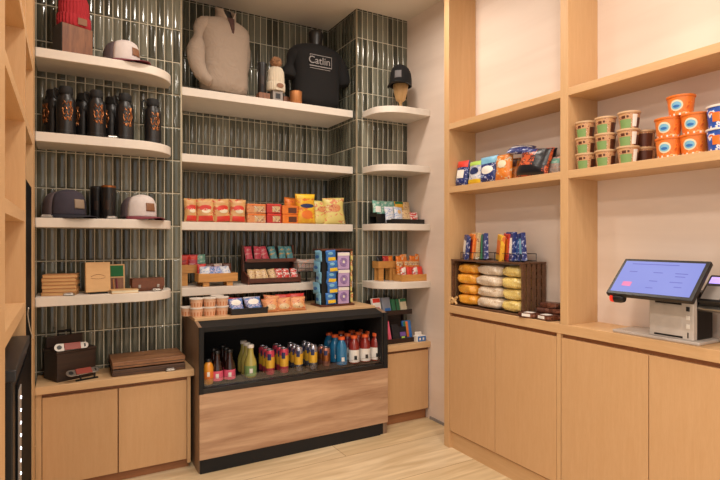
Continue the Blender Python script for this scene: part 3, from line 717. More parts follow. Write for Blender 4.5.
tag(build('raffia_bow', MB().tube([(0, -.03, .01), (.0, -.01, .03), (0, .015, .045), (0, .03, .03), (0, .01, .015), (0, -.02, .04), (0, -.03, .055), (0, 0, .03), (0, .03, .01), (.0, .035, .055)], .008, 8), M['mapleblock'], smooth=60), 'small knotted tan bow on the far corner of the long worktop', 'ornament', None, (2.148, 2.57, .9145))

# --- payment terminal
t = thing('payment_terminal', 'silver point-of-sale terminal with tilted black touchscreen', 'terminal', (2.25, 1.22, ZW))
def tp(n, b, m, par=t, **k): return build(n, move(B(*b), W(t)), m, par, **k)
tp('base_plate', (2.156, 2.345, 1.105, 1.475, ZW, ZW + .012), M['silver'], bevel=.003)
hs = tp('printer_housing', (2.172, 2.20, 1.134, 1.314, ZW + .0125, 1.13), M['silver'], bevel=.003)
tp('rear_housing', (2.2005, 2.32, 1.136, 1.312, ZW + .0125, 1.12), M['black'], bevel=.003)
tp('printer_door', (2.1705, 2.1718, 1.178, 1.290, ZW + .025, 1.062), M['silver'], hs, bevel=.001)
tp('paper_slot', (2.1702, 2.1718, 1.180, 1.288, 1.066, 1.074), M['black'], hs)
tp('lower_gap', (2.1702, 2.1718, 1.176, 1.292, ZW + .018, ZW + .0245), M['black'], hs)
for zz in (1.055, 1.02, .985): tp('button', (2.1695, 2.1718, 1.148, 1.162, zz - .012, zz + .006), M['white'] if zz < 1.05 else M['gunmetal'], hs, bevel=.002)
tp('key_slot', (2.1702, 2.1718, 1.153, 1.157, .936, .958), M['black'], hs)
th = math.atan2(.148, .14)
ST = Matrix.Translation((2.06 - 2.25, 1.262 - 1.22, 1.098 - ZW)) @ Matrix.Rotation(RW, 4, 'Z') @ Matrix.Rotation(th, 4, 'X')
sc = build('screen_frame', move(B(-.18, .18, 0, .205, -.022, 0), ST), M['black'], t, bevel=.004)
def screen_mat():
    m, N, L, b = base('lit_touchscreen')
    b.inputs['Base Color'].default_value = (.02, .02, .03, 1); b.inputs['Roughness'].default_value = .5; b.inputs['Specular IOR Level'].default_value = .2
    b.inputs['Emission Color'].default_value = lin('8f98e6'); b.inputs['Emission Strength'].default_value = .75
    v = coords(N, L); n = N.new('ShaderNodeTexNoise'); n.inputs['Scale'].default_value = 3; L.new(v, n.inputs['Vector'])
    r = N.new('ShaderNodeValToRGB'); r.color_ramp.elements[0].color = lin('808ae0'); r.color_ramp.elements[1].color = lin('a2abf0')
    L.new(n.outputs['Fac'], r.inputs['Fac']); L.new(r.outputs['Color'], b.inputs['Emission Color'])
    return m
M['screen'] = screen_mat()
M['screenred'] = plain('screen_red_tile', 'b06090', .5, bump=0, emit=.45); M['screenink'] = plain('screen_ink', '5058a8', .5, bump=0, emit=.25)
dp = build('display', move(B(-.165, .165, .016, .190, .0003, .001), ST), M['screen'], sc)
def sp(n, a, b_, c_, d_, m): build(n, move(B(a, b_, c_, d_, .0012, .0015), ST), m, dp)
sp('red_tile', -.128, -.088, .048, .072, M['screenred'])
for (a, c_, w_) in ((-.125, .128, .035), (-.02, .128, .04), (.07, .128, .05), (.075, .112, .04), (-.02, .082, .035), (.065, .082, .05), (-.02, .045, .03), (.09, .058, .03), (-.13, .172, .2)):
    sp('screen_line', a, a + w_, c_, c_ + .004, M['screenink'])
build('neck', move(B(-.06, .06, .06, .13, -.07, -.0225), ST), M['black'], t)
sn_ = build('barcode_scanner', move(MB().lathe([(.012, 0), (.020, .004), (.020, .03), (.015, .045)], n=16), W(t) @ Matrix.Translation((2.085, 1.395, 1.078)) @ Matrix.Rotation(PI / 2, 4, 'X') @ Matrix.Translation((0, 0, -.02))), M['black'], t, smooth=45)
M['laser'] = plain('red_scanner_window', 'd03020', .3, bump=0, emit=.6)
build('scanner_window', move(MB().lathe([(.013, 0), (.019, .001), (.019, .012), (.012, .016)], n=14), W(t) @ Matrix.Translation((2.085, 1.416, 1.078)) @ Matrix.Rotation(-PI / 2, 4, 'X')), M['laser'], sn_, smooth=45)
# card reader
t = thing('card_reader', 'black card reader with lit screen on an arm beside the terminal', 'card reader', (2.245, 1.055, ZW), RW)
build('stand_post', B(-.02, .02, .03, .06, 0, .20), M['black'], t)
build('reader_body', move(B(-.045, .045, -.07, .075, -.018, .012), Matrix.Translation((-.03, 0, .215)) @ Matrix.Rotation(.75, 4, 'X')), M['black'], t, bevel=.006)
M['lilacscreen'] = plain('lit_reader_screen', 'a08ce8', .2, bump=0, emit=.9)
build('reader_screen', move(B(-.034, .034, .025, .06, .0125, .0135), Matrix.Translation((-.03, 0, .215)) @ Matrix.Rotation(.75, 4, 'X')), M['lilacscreen'], t)
build('reader_cradle', move(B(-.052, .052, -.085, -.05, -.04, -.0185), Matrix.Translation((-.03, 0, .215)) @ Matrix.Rotation(.75, 4, 'X')), M['steel'], t, bevel=.006)
build('keypad', move(B(-.034, .034, -.06, .01, .0125, .014), Matrix.Translation((-.03, 0, .215)) @ Matrix.Rotation(.75, 4, 'X')), M['greyplastic'], t)

# ================================================================== LEFT BAY GOODS
def ell(cx, cy, z, a, b, n=28, p=2.0):
    out = []
    for k in range(n):
        t = 2 * PI * k / n; c_, s_2 = math.cos(t), math.sin(t)
        out.append((cx + a * math.copysign(abs(c_) ** (2 / p), c_), cy + b * math.copysign(abs(s_2) ** (2 / p), s_2), z))
    return out
def cap(label, loc, rz, front, back, brim, patchm, s=1, group=None):
    t = thing('baseball_cap', label, 'cap', loc, rz, group)
    prof = [(0, 1.0), (.02, 1.0), (.05, .985), (.075, .92), (.095, .78), (.107, .55), (.113, .25), (.115, .04)]
    def crown(lo, hi, off=0):
        mb = MB()
        def f(a, b):
            ang = lo + (hi - lo) * a; i = b * (len(prof) - 1); k = min(int(i), len(prof) - 2); q = i - k
            z = prof[k][0] + (prof[k + 1][0] - prof[k][0]) * q; r = prof[k][1] + (prof[k + 1][1] - prof[k][1]) * q
            fr = max(0, -math.sin(ang)); rr = r ** (1 - .35 * fr)
            return ((.083 * rr + off) * math.cos(ang) * s, (.095 * rr + off) * math.sin(ang) * s, (z * (1 + .06 * fr) + .012) * s)
        return mb.grid(f, 16, 12)
    fr = build('front_panels', crown(-PI * .93, -PI * .07), front, t, smooth=80, solid=.002)
    build('back_panels', crown(-PI * .07, PI * 1.07), back, t, smooth=80, solid=.002)
    def br(a, b):
        ang = PI + PI * (.04 + .92 * a); ro = 1 + b * .0
        x = .085 * math.cos(ang); y = .095 * math.sin(ang)
        ex = b * .075 * max(0, math.sin(PI * (.02 + .96 * a))) ** .7
        return ((x * (1 + .08 * b)) * s, (y - ex) * s, (.014 - .012 * b * abs(math.cos(ang)) ** 1 - .006 * b) * s + .002)
    build('brim', MB().grid(br, 24, 6), brim, t, smooth=80, solid=.003)
    def pf(a, b):
        ang = -PI / 2 + (a - .5) * .62; z = .032 + .042 * b
        r = 1 - max(0, z - .03) * 2.0
        rr = 1.0 - .0 * z
        i = 0
        while prof[i + 1][0] < z / 1.06: i += 1
        q = (z / 1.06 - prof[i][0]) / (prof[i + 1][0] - prof[i][0]); r = prof[i][1] + (prof[i + 1][1] - prof[i][1]) * q
        rr = r ** .65
        return ((.083 * rr + .003) * math.cos(ang) * s, (.095 * rr + .003) * math.sin(ang) * s, (z + .012) * s)
    build('logo_patch', MB().grid(pf, 8, 6), patchm, fr, solid=.001, smooth=80)
    build('button', MB().lathe([(.006, .125), (.006, .130), (.002, .132)], n=10), front, t, smooth=50)
    for o in t.children:
        if o.name.startswith('button'): o.scale = (s, s, s)
    return t
    return t
# top shelf
z = LS[0] + .0005
xa, wa = span(62, 92, 3.2)
bx = thing('wooden_box', 'upright brown wooden box with side darkened for shade under the red beanie', 'box', (gx(75, 3.22), 3.245, z), .38)
build('box_body', B(-.088, .068, -.06, .06, 0, .165), M['boxwood'], bx, bevel=.002)
build('shaded_side', B(-.0905, -.0885, -.06, .06, 0, .165), M['darkwood'], bx, label='dark board standing for the unlit side')  # unlit side of the box: its shade is put into a dark board
bn = thing('knit_beanie', 'red ribbed beanie with brown patch sitting on the wooden box', 'beanie', (gx(74, 3.23), 3.24, z + .1655), .3)
def ribbed(R, amp, ribs, squash=.75):
    rg = []
    for r, zz in R:
        rg.append([((r + amp * math.cos(ribs * 2 * PI * k / 144)) * math.cos(2 * PI * k / 144), squash * (r + amp * math.cos(ribs * 2 * PI * k / 144)) * math.sin(2 * PI * k / 144), zz) for k in range(144)])
    return MB().rings(rg)
build('crown', ribbed([(.072, .05), (.076, .10), (.072, .15), (.055, .19), (.03, .21), (.01, .215)], .0022, 28), M['redknit'], bn, smooth=60)
build('cuff', ribbed([(.078, 0), (.083, .004), (.084, .03), (.083, .06), (.079, .066)], .0026, 28), M['redknit'], bn, smooth=60)
build('leather_patch', B(-.002, .045, -.0685, -.0655, .008, .045), M['patchleather'], bn, bevel=.001)
cap('white trucker cap with maroon brim on the highest left shelf', (gx(122, 3.22), 3.245, z), .75, M['capwhite'], M['capmesh'], M['maroon'], M['patchleather'], 1.08)
# growlers
def growler(label, x, y, z, rz, lit=True, s=1.0, spout=False):
    t = thing('growler_bottle', label, 'bottle', (x, y, z), rz, 'black growlers on the left shelf')
    build('body', lambda: MB().lathe([(.041, 0), (.046, .004), (.046, .178), (.042, .196), (.030, .213), (.030, .218)], n=26), M['black'], t, smooth=40, key='growler')
    build('cap', lambda: MB().lathe([(.033, .2185), (.034, .221), (.034, .250), (.029, .260), (.012, .264)], n=22), M['blackmatte'], t, smooth=40, key='growler')
    build('base_ring', lambda: MB().band([(.046, .018), (.046, .024)], 0, 2 * PI, 26), M['gunmetal'], t, smooth=40, key='growler')
    def script():
        mb = MB(); r = .0466
        for k in range(4):
            zc = .085 + k * .027
            pts = []
            for q in range(15):
                a = -PI / 2 + (q / 14 - .5) * 1.0
                pts.append((r * math.cos(a), r * math.sin(a), zc + .010 * math.sin(q * 1.1 + k * 1.7) + .004 * math.sin(q * 2.3 + k)))
            mb.tube(pts, .0032 - .0003 * k, 6)
        mb.tube([(r * math.cos(-PI / 2 + .42 - .15 * math.sin(q)), r * math.sin(-PI / 2 + .42 - .15 * math.sin(q)),   .075 + q * .0115) for q in range(10)], .003, 6)
        return mb
    if lit: build('copper_lettering', script, M['copper'], t, smooth=50, key='growler')
    build('handle', lambda: MB().tube([(-.032, 0, .238), (-.052, 0, .246), (-.060, 0, .236), (-.058, 0, .208), (-.045, 0, .188)], .006, 8), M['blackmatte'], t, smooth=50, key='growler')
    return t
z = LS[1] + .0005
for i, px in enumerate((66, 96.5, 125)):
    growler(['black growler with copper script nearest the oak end panel', 'black growler with copper script, second from the end panel', 'black growler with copper script, third from the end panel'][i], gx(px, 3.18), 3.18, z, .15 + .04 * i)
    growler(['black growler standing behind the first one', 'black growler standing behind the second one', 'black growler standing behind the third one'][i], gx(px - 13, 3.28), 3.29, z, -1.0)
growler('separate black growler with copper script near the rounded shelf end', gx(153, 3.205), 3.215, z, .15)
def clip(label, x, y, z, rz, cat='money clip'):
    t = thing('money_clip', label, cat, (x, y, z), rz, 'small silver clips on the left shelves')
    build('clip_body', lambda: MB().prism(rounded(-.028, .028, -.012, .012, .012, .012), 0, .012), M['steel'], t, bevel=.004, key='clip')
    build('clip_tongue', lambda: MB().prism(rounded(-.022, .018, -.006, .006, .006, .006), .0125, .0155), M['silver'], t, bevel=.001, key='clip')
clip('small silver clip in front of the third growler', gx(113, 3.15), 3.148, z, .1)
# caps and tumblers
z = LS[2] + .0005
cap('charcoal trucker cap with tan patch beside the oak end panel', (gx(64.5, 3.24), 3.262, z), .70, M['capgrey'], M['capmesh'], M['capnavy'], M['patchgrey'], 1.2)
cap('white trucker cap with maroon brim near the black tumblers', (gx(139, 3.23), 3.25, z), .55, M['capwhite'], M['capmesh'], M['maroon'], M['patchleather'], 1.1)
def tumbler(label, x, y, z, r=.036, h=.185, rim=True, group=None):
    t = thing('tumbler', label, 'tumbler', (x, y, z), 0, group)
    k = 'tumb%.3f%.3f' % (r, h)
    build('cup', lambda: MB().lathe([(r * .86, 0), (r * .9, .004), (r, h - .02), (r, h - .012)], n=24), M['black'], t, smooth=40, key=k)
    build('rim', lambda: MB().lathe([(r + .0008, h - .0118), (r + .001, h - .004), (r - .003, h)], n=24), M['copper'] if rim else M['gunmetal'], t, smooth=40, key=k + str(rim))
    build('mark', lambda: MB().band([(r * .93, h * .28), (r * .96, h * .55)], -PI / 2 - .5, -PI / 2 + .1, 6, off=.0015), M['darkwood'], t, smooth=40, key=k)
tumbler('black tumbler with copper rim in front, between the caps', gx(108.5, 3.2), 3.2, z, .038, .187)
tumbler('black tumbler standing behind the copper-rimmed one', gx(97.5, 3.28), 3.285, z, .037, .187, False)
clip('small silver clip in front of the charcoal cap', gx(47, 3.14), 3.142, z, 0)
clip('small silver clip in front of the copper-rimmed tumbler', gx(112, 3.14), 3.142, z, 0)
# journals etc
z = LS[3] + .0005
for k in range(6):
    t = thing('journal', 'tan leather journal, %s in the stack of six' % ['lowest', 'second', 'third', 'fourth', 'fifth', 'topmost'][k], 'journal', (gx(62, 3.21) + .003 * (k % 2), 3.225, z + k * .0187), -.16 + .03 * (k % 3 - 1), 'tan journals stacked on the left shelf')
    build('cover', lambda: B(-.085, .075, -.06, .06, .0, .0025).box(-.085, .075, -.06, .06, .0155, .018).box(-.085, -.083, -.06, .06, .0025, .0155), M['tan2'], t, key='journal', bevel=.0008)
    build('pages', lambda: B(-.0825, .072, -.058, .057, .0026, .0154), M['tan'], t, key='journal')
clip('small silver clip in front of the journal stack', gx(69, 3.13), 3.137, z, 0)
es = thing('display_easel', 'small black easel holding the upright tan box', 'easel', (gx(98, 3.2), 3.2, z), .12)
build('foot_rail', B(-.045, .045, -.03, .05, 0, .006), M['blackmatte'], es, bevel=.001); build('back_prop', B(-.01, .01, .045, .052, .0065, .13), M['blackmatte'], es)
t = thing('wooden_game_box', 'tan wooden box standing upright on a small easel', 'box', (gx(98, 3.2), 3.188, z + .0075), .12, None, -.13)
build('board', B(-.062, .062, -.012, .012, 0, .165), M['tan'], t, bevel=.003)
build('engraved_line', MB().tube([(-.036 + .072 * q / 12, -.0125, .085 + .012 * math.sin(PI * q / 12)) for q in range(13)], .0012, 5).tube([(-.036 + .072 * q / 12, -.0125, .078 - .006 * math.sin(PI * q / 12)) for q in range(13)], .0009, 5), M['tanbrown'], t)
t = thing('open_game_case', 'open case with green felt and pegs behind the tan box', 'case', (gx(115.5, 3.26), 3.262, z + .0005), .05, None, -.12)
build('case_frame', B(-.055, .05, -.006, .006, 0, .155), M['tan'], t, bevel=.001)
build('felt', B(-.045, .042, -.008, -.0065, .085, .148), M['green'], t)
build('inlay', B(-.045, .042, -.008, -.0065, .008, .078), M['boxwood'], t)
for k in range(2): build('peg', MB().tube([(-.008 + k * .016, -.012, .012), (-.012 + k * .016, -.012, .072)], .004, 8), M['tan2'] if k == 0 else M['maroon'], t)
t = thing('flat_book', 'flat tan book lying in front of the green felt case', 'book', (gx(124, 3.16), 3.17, z), .1)
build('cover', B(-.07, .07, -.045, .045, 0, .003).box(-.07, .07, -.045, .045, .017, .02), M['tan'], t, bevel=.001); build('pages', B(-.068, .067, -.043, .043, .0032, .0168), M['cream'], t)
t = thing('leather_case', 'brown leather case with two silver buckles near the shelf end', 'case', (gx(147.5, 3.22), 3.235, z), .12)
build('case_body', B(-.086, .086, -.032, .032, 0, .07), M['leather'], t, bevel=.012)
build('flap', MB().grid(lambda a, b: (-.0885 + .177 * a, [.034, .034, -.0345, -.0345][min(3, int(b * 3 + .01))] if True else 0, [.03, .0725, .0725, .026 - .008 * math.sin(PI * a)][min(3, int(b * 3 + .01))]), 12, 3), M['leather'], t, solid=.003)
for sx in (-.05, .052): build('buckle', B(sx - .007, sx + .007, -.0385, -.0365, .02, .038), M['steel'], t, bevel=.001)
clip('small silver clip in front of the brown leather case', gx(157, 3.175), 3.18, z, .1)
# counter goods
z = .5785
cd = thing('wooden_caddy', 'dark wooden lidded caddy with a carry handle', 'caddy', (0.022, 3.268, z), .42)
cd.scale = (1.13, 1.05, 1.08)
build('caddy_body', B(-.09, .09, -.075, .075, 0, .135), M['darkwood'], cd, bevel=.003)
build('lid', B(-.093, .093, -.078, .078, .1355, .15), M['darkwood'], cd, bevel=.003)
build('back_board', B(-.085, .085, .055, .074, .1505, .205), M['darkwood'], cd, bevel=.003)
build('handle', MB().tube([(-.03, .064, .205), (-.03, .064, .228), (.03, .064, .228), (.03, .064, .205)], .006, 8), M['blackmatte'], cd)
def opener(label, loc, rz, tilt=0):
    t = thing('bottle_opener', label, 'bottle opener', loc, rz, 'red and steel bottle openers', tilt)
    def blade(): 
        mb = MB(); 
        mb.prism([(.078 * math.cos(a) if abs(math.cos(a)) > .0 else 0, .020 * math.sin(a)) for a in [2 * PI * k / 36 for k in range(36)]], 0, .004)
        return mb
    build('steel_plate', lambda: MB().prism([(x, y) for x, y in [(-.062 + .022 * math.cos(a), .022 * math.sin(a)) for a in [PI / 2 + PI * k / 14 for k in range(15)]] + [(.062 + .018 * math.cos(a), .018 * math.sin(a)) for a in [-PI / 2 + PI * k / 14 for k in range(15)]]], 0, .004), M['steel'], t, key='opener', bevel=.001)
    build('grip', lambda: B(-.037, .042, -.0195, .0195, .0042, .009), M['redcord'], t, key='opener', bevel=.002)
    build('opening', lambda: MB().lathe([(.012, .0041), (.012, .0048), (.010, .0049)], cx=-.060, n=18), M['black'], t, key='opener')
    build('slot', lambda: B(.058, .066, -.010, .010, .0041, .0048), M['black'], t, key='opener', bevel=.001)
    return t
T = opener('red handled bottle opener propped on top of the dark caddy', (.01, 3.205, z + .152), .16, 0); T.rotation_euler = (1.0, 0, .16); T.location = (.03, 3.182, z + .180)
hl2 = opener('red handled bottle opener leaning low in front of the dark caddy', (.095, 3.14, z + .02), .3, 0); hl2.rotation_euler = (.6, 0, .30); hl2.location = (.082, 3.145, z + .046)
st = thing('opener_rest', 'small black rest under the lower bottle opener', 'rest', (.097, 3.150, z), .30)
build('rest_bar', B(-.05, .06, -.006, .012, 0, .006), M['blackmatte'], st); build('rest_post', B(-.03, -.024, -.004, .008, .0062, .032), M['black'], st); build('rest_post', B(.04, .046, -.004, .008, .0062, .032), M['black'], st)
for k, (lb, dz, hgt) in enumerate((('thick walnut serving board at the bottom of the pile', 0, .036), ('thick walnut serving board on top of the pile', .0365, .042))):
    t = thing('serving_board', lb, 'board', (gx(148, 3.23) - .003 * k, 3.255, z + dz), -.02 + .03 * k, 'walnut boards on the short worktop')
    build('board', B(-.193, .193, -.125, .125, .006 * k, hgt), M['walnut'] if k else M['boxwoodX'], t, bevel=.003)
    if k:
        for fx in (-.17, .17): build('foot', B(fx - .012, fx + .012, -.11, .11, 0, .0058), M['darkwood'], t)
    build('groove', B(-.1932, .1932, -.1253, .1253, hgt * .42, hgt * .5), M['darkwood'], t)
clip('small silver clip in front of the walnut boards', gx(171, 3.115), 3.12, z, .0)

# ================================================================== NICHE: TOP SHELF CLOTHES
z = NS[0] + .0005
def garment(name, label, mat, loc, W_, Hh, D_, rz=0, shoulder=.8, long_sleeve=False):
    t = thing(name, label, 'clothing', loc, rz)
    hw = W_ / 2
    R = []
    rows = [(0, .97, .92), (.12, .97, .97), (.3, .95, 1), (.5, .96, 1.05), (.66, 1.0, 1.05), (.74, 1.06, .98), (.82, 1.07, .90), (.87, 1.02, .80), (.905, .88, .70), (.93, .68, .60), (.945, .48, .52), (.952, .36, .45)]
    for v, a, b in rows:
        R.append(ell(0, 0, v * Hh, a * hw, b * D_ / 2, 36, 2.6))
    build('body', MB().rings(R), mat, t, smooth=70, sub=1)
    return t
# oatmeal sweater
sx = (.775 + 1.118) / 2
sw = garment('quarter_zip_sweater', 'oatmeal quarter-zip sweater on a torso form', M['sweater'], (sx - .005, 3.535, z), .345, .545, .21, .24)
def sleeve(side, mat, parent, name='sleeve'):
    pts = [(side * .085, .0, .468), (side * .135, .0, .455), (side * .178, -.004, .405), (side * .205, -.012, .31), (side * .218, -.022, .22), (side * .208, -.042, .13), (side * .175, -.068, .065), (side * .13, -.09, .045)]
    n = 14; mb = MB(); V = [Vector(p) for p in pts]
    rr = [.05, .066, .070, .066, .060, .052, .042, .034]
    mb.tube(pts, rr, 16)
    build(name, mb, mat, parent, smooth=80, sub=1)
sleeve(-1, M['sweater'], sw)
mb = MB().tube([(.10, 0, .455), (.145, 0, .43), (.165, .02, .36), (.17, .04, .26), (.165, .05, .16), (.15, .06, .08)], [.05, .06, .055, .05, .045, .038], 16)
build('sleeve', mb, M['sweater'], sw, smooth=80, sub=1)
R = []
for k, (zz, a, b) in enumerate(((.505, .070, .062), (.522, .068, .060), (.545, .067, .060), (.560, .072, .064))):
    pts = []
    for q in range(25):
        ang = -PI / 2 + .18 + .17 * k + (2 * PI - .36 - .34 * k) * q / 24
        pts.append((a * math.cos(ang) + .012, b * math.sin(ang) + .0, zz + .012 * k - .030 * math.sin(ang) * (-1 if k > 1 else -.3)))
    R.append(pts)
build('collar', MB().rings(R, 0, False, False, False), M['sweater'], sw, smooth=80, solid=.006)
build('placket', MB().grid(lambda a, b: (.012 + (a - .5) * (.008 + .042 * b), -.094 + .042 * max(0, (b - .35)) - .006, .39 + .125 * b), 3, 10), M['sweaterdark'], sw, solid=.004)
build('zip', MB().tube([(.010, -.102, .35), (.011, -.101, .37), (.012, -.099, .395)], .003, 6), M['gunmetal'], sw)
mf = thing('torso_form', 'black torso form inside the oatmeal sweater', 'mannequin', (sx - .005, 3.535, z), .24)
build('torso', MB().rings([ell(0, 0, v, a, b, 24, 2.4) for v, a, b in ((0, .10, .06), (.4, .11, .065), (.44, .08, .05), (.48, .05, .042))]), M['blackmatte'], mf, smooth=60)
build('neck', MB().rings([ell(.008, .004, v, a, a * .9, 20) for v, a in ((.481, .052), (.52, .048), (.565, .048), (.578, .044), (.582, .02))]), M['black'], mf, smooth=60)
# black tee
tx, ty = 1.635, 3.56
tee = garment('black_tshirt', 'black t-shirt with white lettering in a box', M['tee'], (tx, ty - .015, z), .385, .50, .20, .02)
for s_ in (-1, 1):
    build('sleeve', MB().tube([(s_ * .09, 0, .42), (s_ * .15, 0, .40), (s_ * .20, 0, .345), (s_ * .226, -.005, .26), (s_ * .232, -.008, .19)], [.045, .064, .066, .067, .068], 16), M['tee'], tee, smooth=80, sub=1)
build('neckband', MB().tube([(.062 * math.cos(a), .052 * math.sin(a), .449 + .012 * math.sin(a)) for a in [2 * PI * k / 24 for k in range(25)]], .006, 8), M['tee'], tee, smooth=80)
fc = bpy.data.curves.new('lettering', 'FONT'); fc.body = 'Catlin'; fc.size = .074; fc.align_x = 'CENTER'; fc.extrude = .0006
ft = bpy.data.objects.new('lettering_source', fc); lm = bpy.data.meshes.new_from_object(ft); bpy.data.objects.remove(ft)
lm.materials.clear(); lm.materials.append(M['ink'])
fo = bpy.data.objects.new('lettering', lm); C.objects.link(fo); fo.parent = tee; fo.location = (-.022, -.1085, .305); fo.rotation_euler = (PI / 2, 0, 0); fo.scale = (1.0, 1, 1)
build('print_frame', B(-.098, .078, -.109, -.108, .366, .3695).box(-.102, .074, -.109, -.108, .284, .290).box(-.10, .066, -.109, -.108, .268, .271).box(-.10, -.0975, -.109, -.108, .354, .3695).box(.0755, .078, -.109, -.108, .284, .3695), M['ink'], tee)
mf = thing('torso_form', 'black torso form inside the black t-shirt', 'mannequin', (tx, ty - .015, z), .02)
build('torso', MB().rings([ell(0, 0, v, a, b, 24, 2.4) for v, a, b in ((0, .10, .055), (.36, .11, .06), (.40, .08, .048), (.43, .05, .042))]), M['blackmatte'], mf, smooth=60)
build('neck', MB().rings([ell(0, .004, v, a, a * .95, 20) for v, a in ((.431, .048), (.48, .046), (.53, .054), (.565, .058), (.585, .05), (.592, .02))]), M['black'], mf, smooth=60)
# beanie on its stand, tumbler on block, copper cup
def gpos(px, Y): return gx(px, Y)
Yb = 3.495
t = tag(build('wooden_block', B(-.04, .04, -.035, .035, 0, .045), M['boxwood'], bevel=.002), 'small brown block under the slim black tumbler', 'block', None, (gx(263, Yb), Yb, z))
tumbler('slim black tumbler standing on a brown block beside the sweater', gx(262, Yb), Yb, z + .0455, .032, .215, False)
t = thing('display_stand', 'grey block stand under the white pompom beanie', 'stand', (gx(276.5, Yb), Yb, z))
build('block', B(-.037, .037, -.03, .03, 0, .075), M['greyplastic'], t, bevel=.002); build('dark_mark', B(-.018, .018, -.0312, -.0302, .018, .055), M['gunmetal'], t)
bn = thing('knit_beanie', 'white beanie with brown pompom and oval patch', 'beanie', (gx(276, Yb), Yb, z + .0755))
build('crown', ribbed([(.058, .03), (.060, .09), (.056, .14), (.044, .165), (.02, .175), (.008, .176)], .0015, 30), M['offwhite'], bn, smooth=60)
build('cuff', ribbed([(.062, 0), (.065, .004), (.0655, .03), (.064, .058), (.060, .062)], .002, 30), M['offwhite'], bn, smooth=60)
build('oval_patch', move(MB().lathe([(.002, 0), (.026, .0005), (.026, .003), (.002, .0035)], n=24), Matrix.Translation((.012, -.0495, .032)) @ Matrix.Rotation(PI / 2, 4, 'X') @ Matrix.Scale(.62, 4, (0, 1, 0))), M['patchleather'], bn, smooth=50)
rnd = random.Random(3); mb = MB(); R = []
for i in range(1, 14):
    th_ = PI * i / 14
    R.append([((.040 + rnd.uniform(-.006, .006)) * math.sin(th_) * math.cos(2 * PI * k / 28), (.040 + rnd.uniform(-.006, .006)) * math.sin(th_) * math.sin(2 * PI * k / 28), .205 - (.040 + rnd.uniform(-.005, .005)) * math.cos(th_)) for k in range(28)])
build('pompom', mb.rings(R), M['pom'], bn)
tag(build('wooden_block', B(-.03, .03, -.03, .03, 0, .06), M['boxwood'], bevel=.002), 'brown block between the beanie stand and copper cup', 'block', None, (gx(286, 3.555), 3.555, z))
t = thing('copper_cup', 'ribbed copper cup in front of the black t-shirt', 'cup', (gx(296, 3.485), 3.485, z))
R = []
for r, zz in ((.038, 0), (.041, .003), (.043, .085), (.043, .09), (.039, .09), (.036, .02)):
    R.append([((r + .0008 * math.cos(24 * 2 * PI * k / 96)) * math.cos(2 * PI * k / 96), (r + .0008 * math.cos(24 * 2 * PI * k / 96)) * math.sin(2 * PI * k / 96), zz) for k in range(96)])
build('cup', MB().rings(R), M['coppergold'], t, smooth=60)
build('rim', MB().tube([(.043 * math.cos(2 * PI * k / 32), .043 * math.sin(2 * PI * k / 32), .0905) for k in range(33)], .0016, 6), M['copper'], t, smooth=60)

# ================================================================== NICHE: CHIP BAGS
z = NS[2] + .0005; Yc = 3.485
def nbag(name, label, cat, group, p0, p1, ptop, pbot, Y, d, mat, patches=(), rz=0, tilt=-.06, zz=None, waist=.10):
    x, w = span(p0, p1, Y); h = gz(ptop, x, Y) - gz(pbot, x, Y)
    return bag(name, label, cat, group, (x, Y, z if zz is None else zz), w, h, d, mat, patches, rz, tilt, waist=waist)
g = 'tan and red chip bags on the niche shelf'
kp = [('white_flash', .28, .8, .38, .56, True, M['cream']), ('red_logo', .15, .85, .48, .72, True, M['red']), ('red_foot', .12, .9, .04, .26, False, M['red'])]
for i, (a, b) in enumerate(((180, 197.5), (196, 215), (213, 232), (229, 246))):
    lb = ['touching the niche edge', 'second from the niche edge', 'third from the niche edge', 'beside the stacked orange tubs'][i]
    if i == 0: a = 183.5
    nbag('chip_bag', 'tan and red chip bag, %s' % lb, 'bag', g, a, b, 199.5, 223, Yc, .055, M['chips'], kp, [.1, -.12, .15, -.05][i])
    nbag('chip_bag', 'tan and red chip bag standing behind the one %s' % lb, 'bag', g, a + 1, b - 1, 198.5, 222, Yc + .075, .05, M['chips'], (), [.05, -.1, .1, 0][i])
def tubstack(nm, lb, p0, p1, mk, bandm, n, hh, group):
    x, w = span(p0, p1, Yc)
    for k in range(n):
        carton(nm, lb % ['lower', 'upper'][k], 'pack', group, (x, Yc + .01, z + k * (hh + .0005)), w * .97, hh, .07, M[mk], [('logo_panel', .38, .9, .15, .75, bandm), ('edge_band', .02, .98, .82, .95, M['orange'] if mk != 'redpk' else M['red'])], .03 * (1 - 2 * k), 0, .006)
tubstack('snack_tub', 'tan and orange snack tub beside the chip bags, %s of two', 246, 265, 'tanpk', M['snacks'], 2, .066, 'stacked snack tubs in the niche')
tubstack('snack_tub', 'red snack tub between tan and orange tubs, %s of two', 265.5, 280.5, 'redpk', M['snacks'], 2, .068, 'stacked snack tubs in the niche')
tubstack('snack_tub', 'bright orange snack tub beside the tall yellow bag, %s of two', 281, 297, 'orangepk', M['brown'], 2, .064, 'stacked snack tubs in the niche')
nbag('chip_bag', 'orange chip bag peeking out behind the orange tubs', 'bag', None, 283, 297, 195.5, 222, Yc + .09, .05, M['orangepk'])
nbag('chip_bag', 'tall bright yellow chip bag, tallest in the row', 'bag', None, 296, 316, 193, 223, Yc, .06, M['yellowbag'], [('dark_logo', .15, .9, .52, .66, True, M['navy']), ('yellow_top', .05, .95, .84, .98, False, M['yellow']), ('picture', .2, .8, .15, .45, True, M['orange'])], -.1)
nbag('chip_bag', 'pale yellow chip bag just behind the tall yellow one', 'bag', 'pale yellow chip bags', 312, 328, 200, 223.5, Yc + .03, .05, M['paleyellow'], [('red_logo', .2, .8, .5, .75, True, M['tanpk'])], .12)
nbag('chip_bag', 'pale yellow chip bag at the right end of the row', 'bag', 'pale yellow chip bags', 324, 345, 197.5, 224, Yc, .06, M['paleyellow'], [('red_logo', .2, .8, .45, .75, True, M['tanpk'])], -.08)

